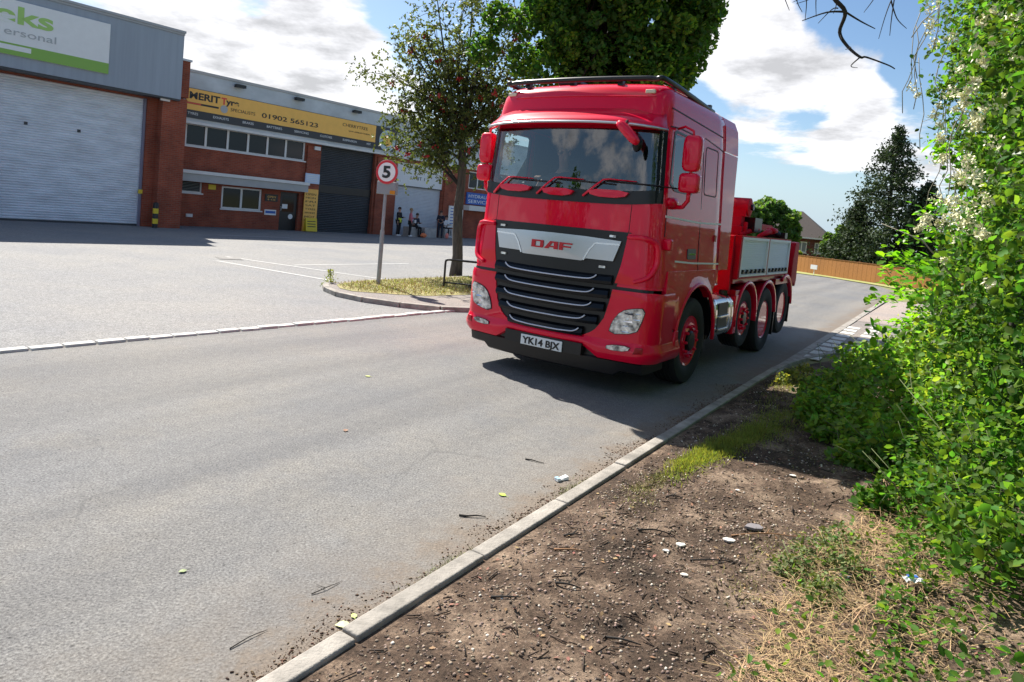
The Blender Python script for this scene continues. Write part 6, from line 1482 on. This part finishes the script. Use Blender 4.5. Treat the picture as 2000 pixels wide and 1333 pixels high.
def rail():
    r = empty('guard_rail', (-1.45, 15.15, .07), R(-3)); tag(r, 'black tubular guard rail standing on the grass beside the tree', 'railing'); b = MB()
    b.tube(bez([(0, 0, -.1), (0, 0, .30), (0, 0, .58), (.04, 0, .62), (.1, 0, .63), (.6, 0, .63), (1.5, 0, .63)], 3), .024, 8); b.tube([(1.5, 0, .63), (1.5, 0, -.1)], .024, 8); b.build('frame', M_BLACK, r, smooth='all')
    b = MB(); b.tube([(0, 0, .12), (1.5, 0, .12)], .018, 6); b.build('lower_bar', M_BLACK, r, smooth='all')
rail()
M_BLOCK = mat('concrete_block', (.42, .40, .38), .9, var=.2, vscale=4, bump=.4, bscale=20)
for i, (s0, w, lab) in enumerate(((8.35, 1.0, 'grey concrete block seat under the sitting person in dark clothes'), (9.55, 1.0, 'grey concrete block between the two seated people'), (11.25, 1.05, 'grey concrete block beside the brick pier at the right end'))):
    p = frame_pt(O2, s0, -.75, 0); b = MB(); b.box(-w/2, w/2, -.28, .28, -.2, .56); o = b.build('concrete_block', M_BLOCK, bevel=.03); o.location = p; o.rotation_euler = (0, 0, DANG); tag(o, lab, 'concrete block', 'concrete blocks in front of the white shutter')
def skin(name, verts, edges, radii, m, parent, sub=1, root=0):
    me = bpy.data.meshes.new(name); me.from_pydata([tuple(v) for v in verts], edges, []); o = bpy.data.objects.new('tmp_skin', me); COL.objects.link(o)
    md = o.modifiers.new('skin', 'SKIN'); md.use_smooth_shade = True
    for i, r_ in enumerate(radii):
        sv = me.skin_vertices[0].data[i]; sv.radius = (r_, r_) if isinstance(r_, float) else r_; sv.use_root = (i == root)
    s2 = o.modifiers.new('sub', 'SUBSURF'); s2.levels = s2.render_levels = sub
    dg = bpy.context.evaluated_depsgraph_get(); m2 = bpy.data.meshes.new_from_object(o.evaluated_get(dg)); m2.name = name; bpy.data.objects.remove(o)
    m2.materials.clear(); m2.materials.append(m); m2.polygons.foreach_set('use_smooth', [True]*len(m2.polygons))
    q = bpy.data.objects.new(name, m2); COL.objects.link(q); q.parent = parent; return q
M_SKIN = mat('skin', (.42, .24, .17), .6); M_NAVY = mat('navy_cloth', (.02, .025, .045), .9); M_DARKC = mat('dark_cloth', (.018, .018, .02), .9); M_PINKC = mat('pink_cloth', (.60, .17, .22), .9); M_WHITEC = mat('white_cloth', (.72, .73, .75), .9); M_HAIR = mat('hair', (.05, .03, .02), .8); M_HAIRB = mat('fair_hair', (.30, .20, .10), .8); M_ORNG = mat('hi_vis', (.85, .22, .08), .7); M_HIVY = mat('hi_vis_yellow', (.62, .70, .06), .7)
def person(s, y, rz, pose, label, top, leg, hair, z0=0., extra=None, sc=.93):
    r = empty('person', frame_pt(O2, s, y, z0), DANG+rz); r.scale = (sc,)*3; tag(r, label, 'person', 'people waiting in front of the white shutter')
    # joints: local -y is the way the person faces
    if pose == 'stand': hip, kn, an, sp, lean = .92, (-.02, .50), (.02, .08), 0, 0.
    if pose == 'bend': hip, kn, an, sp, lean = .92, (-.03, .50), (.02, .08), 0, -.16
    if pose == 'sit': hip, kn, an, sp, lean = .64, (-.42, .58), (-.42, .10), 0, -.10
    V = [Vector((0, 0, hip)), Vector((0, lean*.4, hip+.22)), Vector((0, lean, hip+.46)), Vector((0, lean*1.15, hip+.56)), Vector((0, lean*1.35-.02, hip+.68)), Vector((0, lean*1.4-.02, hip+.78))]
    E = [(0, 1), (1, 2), (2, 3), (3, 4), (4, 5)]; RD = [.13, .12, .13, .055, .085, .07]
    arms = []; legs = []
    for sx in (-1, 1):
        k = len(V); hx = .10*sx
        V += [Vector((hx, 0, hip-.04)), Vector((hx*1.1, kn[0], kn[1])), Vector((hx*1.1, an[0], an[1])), Vector((hx*1.2, an[0]-.16, an[1]-.04))]; E += [(0, k), (k, k+1), (k+1, k+2), (k+2, k+3)]; RD += [.09, .062, .045, .038]; legs.append((V[k], V[k+1], V[k+2]))
        k = len(V); sh = V[2]+Vector((sx*.18, 0, .02)); el = sh+Vector((sx*.06, -.02, -.27)); 
        wr = el+(Vector((-sx*.10, -.22, .03)) if pose != 'stand' or sx > 0 else Vector((0, -.05, -.24))); V += [sh, el, wr, wr+(wr-el).normalized()*.09]; E += [(2, k), (k, k+1), (k+1, k+2), (k+2, k+3)]; RD += [.055, .042, .032, .035]; arms.append((sh, el, wr, wr+(wr-el).normalized()*.12))
    skin('body', V, E, RD, M_SKIN, r)
    # fingers
    for n_, (sh, el, wr, hd) in enumerate(arms):
        d = (wr-el).normalized(); a = d.cross(Vector((0, 0, 1))); a = a.normalized() if a.length > .1 else Vector((1, 0, 0)); b = MB()
        for q, l in ((-.028, .055), (-.010, .068), (.010, .064), (.028, .05)): b.tube([hd+a*q, hd+a*q+d*l*.6, hd+a*q+d*l+Vector((0, 0, -.02))], [.010, .009, .007], 5)
        b.tube([wr+d*.04+a*.03, wr+d*.07+a*.065, wr+d*.10+a*.07], [.011, .010, .008], 5); b.build('hand', M_SKIN, r, smooth='all')
    h = V[4]; b = MB(); 
    b.sphere((h.x, h.y-.095, h.z+.03), .016, .022, .02); b.sphere((h.x-.085, h.y, h.z+.03), .014, .022, .03); b.sphere((h.x+.085, h.y, h.z+.03), .014, .022, .03); b.build('face_feature', M_SKIN, r, smooth='all')
    b = MB(); b.sphere((h.x, h.y+.025, h.z+.075), .10, .105, .095); b.build('hair', hair, r, smooth='all')
    TV = [V[0]+Vector((0, 0, -.02)), V[1], V[2], V[3]-Vector((0, 0, .03))]; TE = [(0, 1), (1, 2), (2, 3)]; TR = [.145, .135, .15, .07]
    for sh, el, wr, hd in arms: k = len(TV); TV += [sh, el, wr]; TE += [(2, k), (k, k+1), (k+1, k+2)]; TR += [.07, .055, .045]
    skin('top', TV, TE, TR, top, r)
    LV = [V[0]]; LE = []; LR = [.14]
    for a, k_, n_ in legs: k = len(LV); LV += [a, k_, n_]; LE += [(0, k), (k, k+1), (k+1, k+2)]; LR += [.10, .075, .06]
    skin('trousers', LV, LE, LR, leg, r)
    b = MB()
    for a, k_, n_ in legs: b.sphere((n_.x, n_.y-.07, n_.z-.02), .05, .13, .055)
    b.build('shoe', M_WHITEC if top is not M_NAVY else M_DARKC, r, smooth='all')
    if extra: extra(r, V)
    return r
def bag(r, V): b = MB(); b.box(-.16, .16, -.34, -.22, .86, 1.06); b.build('held_bundle', M_WHITEC, r, bevel=.03)
def vest(r, V): b = MB(); b.lathe([(.16, .84), (.165, 1.1)], 16); b.build('hi_vis_band', M_HIVY, r, smooth=True)
person(7.05, -.95, .3, 'stand', 'person in dark clothes standing behind the speed sign pole', M_DARKC, M_DARKC, M_HAIR, extra=vest)
person(7.75, -1.15, .9, 'stand', 'person in a pink top and dark leggings holding a white bundle', M_PINKC, M_DARKC, M_HAIRB, extra=bag)
person(8.45, -.80, .1, 'sit', 'person in dark clothes sitting on the left concrete block', M_NAVY, M_DARKC, M_HAIR)
person(10.35, -1.0, -.9, 'bend', 'person in dark navy clothes standing with head bowed between the blocks', M_NAVY, M_NAVY, M_HAIR)
person(11.05, -.62, .2, 'sit', 'person in a white top sitting on the right concrete block', M_WHITEC, M_DARKC, M_HAIR)
bs_ = empty('work_bag', frame_pt(O2, 8.75, -1.25, 0), DANG); tag(bs_, 'orange bag on the ground by the seated person in dark clothes', 'bag'); b = MB(); b.sphere((0, 0, .12), .24, .14, .14); b.build('body', M_ORNG, bs_, smooth='all'); b = MB(); b.tube([(-.1, 0, .22), (-.05, 0, .34), (.05, 0, .34), (.1, 0, .22)], .012, 5); b.build('strap', M_DARKC, bs_)
bs_ = empty('work_bag', frame_pt(O2, 10.6, -1.35, 0), DANG); tag(bs_, 'small pink-orange bag at the feet of the bowed standing person', 'bag'); b = MB(); b.sphere((0, 0, .16), .12, .10, .17); b.build('body', mat('coral', (.8, .25, .2), .7), bs_, smooth='all'); b = MB(); b.tube([(-.06, 0, .28), (0, 0, .38), (.06, 0, .28)], .01, 5); b.build('strap', M_DARKC, bs_)
# ---- litter
def item(name, mb, m, loc, rz, label, cat, group=None, smooth=False):
    o = mb.build(name, m, smooth=smooth); o.location = loc; o.rotation_euler = (0, 0, rz); tag(o, label, cat, group); return o
def packet():
    r = empty('crushed_packet', (.49, 4.75, .004), R(38)); tag(r, 'crushed white and pale blue packet lying on the road near the kerb', 'litter')
    b = MB(); b.add([(-.055, -.022, 0), (.05, -.024, 0), (.055, .022, 0), (-.05, .02, 0), (-.053, -.018, .016), (-.01, -.012, .009), (.05, -.02, .02), (.052, .018, .022), (.0, .012, .012), (-.05, .018, .012)], [(3, 2, 1, 0), (0, 1, 6, 5, 4), (1, 2, 7, 6), (2, 3, 9, 8, 7), (3, 0, 4, 9), (4, 5, 8, 9), (5, 6, 7, 8)]); b.build('carton', M_SIGNW, r)
    b = MB(); b.box(-.052, -.02, -.02, .02, .0175, .0185); b.build('blue_end', mat('light_blue', (.35, .60, .80), .5), r)
packet()
def leaf_item(x, y, sz, rz, c, label, z=.004):
    b = MB(); P = [(0, -.5, 0), (.3, -.3, .02), (.42, 0, .05), (.3, .3, .03), (0, .6, .0), (-.3, .3, .06), (-.40, 0, .03), (-.28, -.3, .02)]; b.add([(p[0]*sz, p[1]*sz, p[2]*sz+.002) for p in P]+[(0, 0, .003)], [(i, (i+1) % 8, 8) for i in range(8)])
    b.tube([(0, -.5*sz, .003), (.02*sz, -.9*sz, .004)], .0015, 4)
    return item('fallen_leaf', b, mat('fallen_leaf', c, .6, var=.2, vscale=30), (x, y, z), rz, label, 'leaf', 'fallen leaves on the road')
leaf_item(.08, 4.39, .055, .9, (.42, .55, .08), 'bright yellow-green leaf lying on the road near the kerb')
leaf_item(-.58, 2.86, .060, 1.8, (.62, .66, .30), 'pale cream-green leaf lying against the kerb in the foreground')
leaf_item(-.55, 2.93, .034, .4, (.45, .55, .15), 'small pale leaf beside the cream-green leaf at the kerb')
leaf_item(-1.42, 3.16, .035, 2.2, (.16, .22, .06), 'small dark green crumpled leaf on the open road at left')
leaf_item(-1.39, 7.11, .06, 1.2, (.40, .45, .12), 'small yellow leaf on the road in front of the truck')
leaf_item(-1.19, 5.36, .05, .2, (.22, .10, .04), 'brown leaf on the open road left of the kerb')
def twig(pts, r_, label, m=M_BARKD, loc=(0, 0, 0), side=()):
    b = MB(); q = bez([Vector(p) for p in pts], 5); b.tube(q, [r_*(1-.6*i/(len(q)-1)) for i in range(len(q))], 5)
    for sp in side: b.tube([Vector(p) for p in sp], [r_*.6, r_*.3], 4)
    o = b.build('twig', m, smooth='all'); o.location = loc; tag(o, label, 'twig', 'twigs and sticks on the ground'); return o
twig([(-.075, 0, .006), (-.02, -.004, .008), (.03, .004, .012), (.085, .012, .006)], .007, 'short dark twig on the road left of the yellow-green leaf', loc=(-.1, 4.03, 0), side=[((-.02, -.004, .008), (-.07, -.02, .006))])
twig([(-.07, .03, .005), (-.02, .01, .01), (.02, -.01, .008), (.07, -.02, .005)], .006, 'thin curved dark twig on the road above the packet', loc=(.31, 5.06, 0))
twig([(-.05, -.08, .004), (0, 0, .008), (.05, .06, .004)], .003, 'thin twig on the road in the left foreground', loc=(-.93, 2.72, 0))
twig([(-.03, -.03, .004), (.02, .02, .01), (.07, .09, .004)], .003, 'forked twig on the road left of the pale leaf', loc=(-.75, 3.1, 0), side=[((.02, .02, .01), (-.03, .05, .004))])
def dz(t, off): p = K(t, off, dirt_h(t, off)+.006); return p
random.seed(19)
for i, (t, off, ln, lab) in enumerate(((2.05, .62, .22, 'stick lying across the earth beside two white stones'), (2.0, .95, .30, 'long thin stick on the earth right of the white stones'), (2.45, 1.05, .42, 'long orange-brown stem lying from the earth to the straw'), (1.55, .35, .16, 'forked pale twig on the earth near the kerb'), (1.2, .55, .12, 'dark stick on the gravelly foreground earth'), (1.75, .30, .10, 'small dark stick close to the kerb edge'), (1.0, .9, .16, 'bent dark twig low in the foreground gravel'), (2.7, .55, .10, 'short twig on the earth by the yellow moss'), (.95, .35, .14, 'twig beside the kerb at the bottom of the verge'))):
    a = Vector(dz(t, off)); d = Vector((1, random.uniform(-.35, .25), 0)).normalized(); e = a+d*ln; h0, h1 = hfun(e); e.z = dirt_h(h0, h1)+.008; m_ = a.lerp(e, .5)+Vector((0, random.uniform(-.02, .02), .012))
    twig([a, m_, e], .0065 if ln < .3 else .005, lab, m=M_BARKD if i not in (2, 3) else mat_once('orange_stem', (.32, .17, .08), .8), side=[(m_, m_+Vector((.03, .05, .004)))])
def shard(t, off, sz, c, label, name='stone', rz=0., cat='stone'):
    b = MB(); random.seed(int(t*100)); n = 7; P = [(sz*math.cos(6.283*k/n)*random.uniform(.6, 1), sz*.6*math.sin(6.283*k/n)*random.uniform(.6, 1)) for k in range(n)]; b.prism(P, 0, sz*.22); o = b.build(name, mat('shard', c, .7, var=.15, vscale=20), bevel=.002); o.location = dz(t, off); o.location.z -= .002; o.rotation_euler = (.1, .05, rz); tag(o, label, cat); return o
shard(2.10, .86, .040, (.75, .77, .70), 'larger white stone chip on the brown earth'); shard(1.98, .82, .026, (.66, .66, .60), 'smaller white stone chip just below the larger one'); shard(2.62, 1.14, .075, (.22, .20, .21), 'flat dark grey slate piece on the earth near the straw'); shard(2.40, 1.05, .045, (.68, .64, .58), 'cream stone chip under the long stem'); shard(1.75, 1.0, .028, (.62, .56, .48), 'pale rounded stone below the white stone chips'); shard(3.15, .9, .022, (.75, .74, .70), 'small white stone on the earth below the grass strip'); shard(3.75, 1.15, .03, (.70, .68, .62), 'white stone beside the bramble foot'); shard(2.30, 1.68, .055, (.25, .27, .33), 'flat blue-grey scrap lying on the straw', 'scrap', .3, 'litter')
r = empty('crisp_packet', tuple(Vector(K(2.35, 1.98, dirt_h(2.35, 1.98)+.05)))); tag(r, 'crumpled white and blue packet lying on the straw by the hedge', 'litter')
b = MB(); random.seed(2); b.grid([[(x*.014-.05+random.uniform(-.004, .004), y*.016-.03+random.uniform(-.004, .004), random.uniform(0, .022)) for x in range(8)] for y in range(5)]); b.build('wrapper', M_SIGNW, r, solid=.001)
b = MB(); b.box(-.03, .02, -.01, .012, .022, .026); b.build('blue_print', M_BLUE, r)
twig([Vector(K(5.6, 2.0, 1.55)), Vector(K(5.5, 1.93, 1.35)), Vector(K(5.45, 1.92, 1.2))], .013, 'broken pale stick hanging in the middle of the hedge', m=mat_once('pale_wood', (.45, .40, .30), .8))

def driver():
    r = empty('person', (0, 0, 0)); r.location = Vector(TPOS); r.rotation_euler = (0, 0, -YAW); tag(r, 'driver in a dark top holding the steering wheel inside the truck cab', 'person')
    c = Vector((-.56, 1.06, 1.88)); H = Vector((-.56, 1.02, 2.66)); V = [c, c+Vector((0, .02, .25)), c+Vector((0, 0, .48)), c+Vector((0, -.02, .58)), H, H+Vector((0, 0, .1))]; E = [(0, 1), (1, 2), (2, 3), (3, 4), (4, 5)]; RD = [.14, .13, .12, .055, .085, .07]; arms = []
    for sx in (-1, 1):
        k = len(V); sh = c+Vector((sx*.18, 0, .47)); el = c+Vector((sx*.26, -.20, .28)); wr = Vector((-.56+sx*.16, .78, 2.28)); hd = Vector((-.56+sx*.15, .71, 2.31)); V += [sh, el, wr, hd]; E += [(2, k), (k, k+1), (k+1, k+2), (k+2, k+3)]; RD += [.055, .042, .032, .035]; arms.append((sh, el, wr, hd))
        k = len(V); V += [c+Vector((sx*.1, -.05, 0)), c+Vector((sx*.13, -.42, .0)), c+Vector((sx*.13, -.45, -.4))]; E += [(0, k), (k, k+1), (k+1, k+2)]; RD += [.085, .065, .05]
    skin('body', V, E, RD, M_SKIN, r)
    for sh, el, wr, hd in arms:
        b = MB()
        for q, l in ((-.03, .05), (-.01, .06), (.01, .058), (.03, .045)): b.tube([hd+Vector((q, -.01, .02)), hd+Vector((q, -.045, .01)), hd+Vector((q, -.05, -.03))], [.010, .010, .008], 5)
        b.tube([hd+Vector((.03, .02, 0)), hd+Vector((.045, .0, -.03)), hd+Vector((.03, -.02, -.045))], [.011, .010, .008], 5); b.build('hand', M_SKIN, r, smooth='all')
    TV = [V[0], V[1], V[2], V[3]-Vector((0, 0, .03))]; TE = [(0, 1), (1, 2), (2, 3)]; TR = [.155, .145, .145, .07]
    for sh, el, wr, hd in arms: k = len(TV); TV += [sh, el]; TE += [(2, k), (k, k+1)]; TR += [.07, .055]
    skin('top', TV, TE, TR, M_NAVY, r)
    b = MB(); b.sphere((H.x, H.y+.03, H.z+.055), .098, .10, .09); b.build('hair', M_HAIR, r, smooth='all')
    b = MB(); b.sphere((H.x, H.y-.09, H.z), .014, .02, .02); b.sphere((H.x-.085, H.y, H.z), .014, .02, .028); b.sphere((H.x+.085, H.y, H.z), .014, .02, .028); b.build('face_feature', M_SKIN, r, smooth='all')
driver()
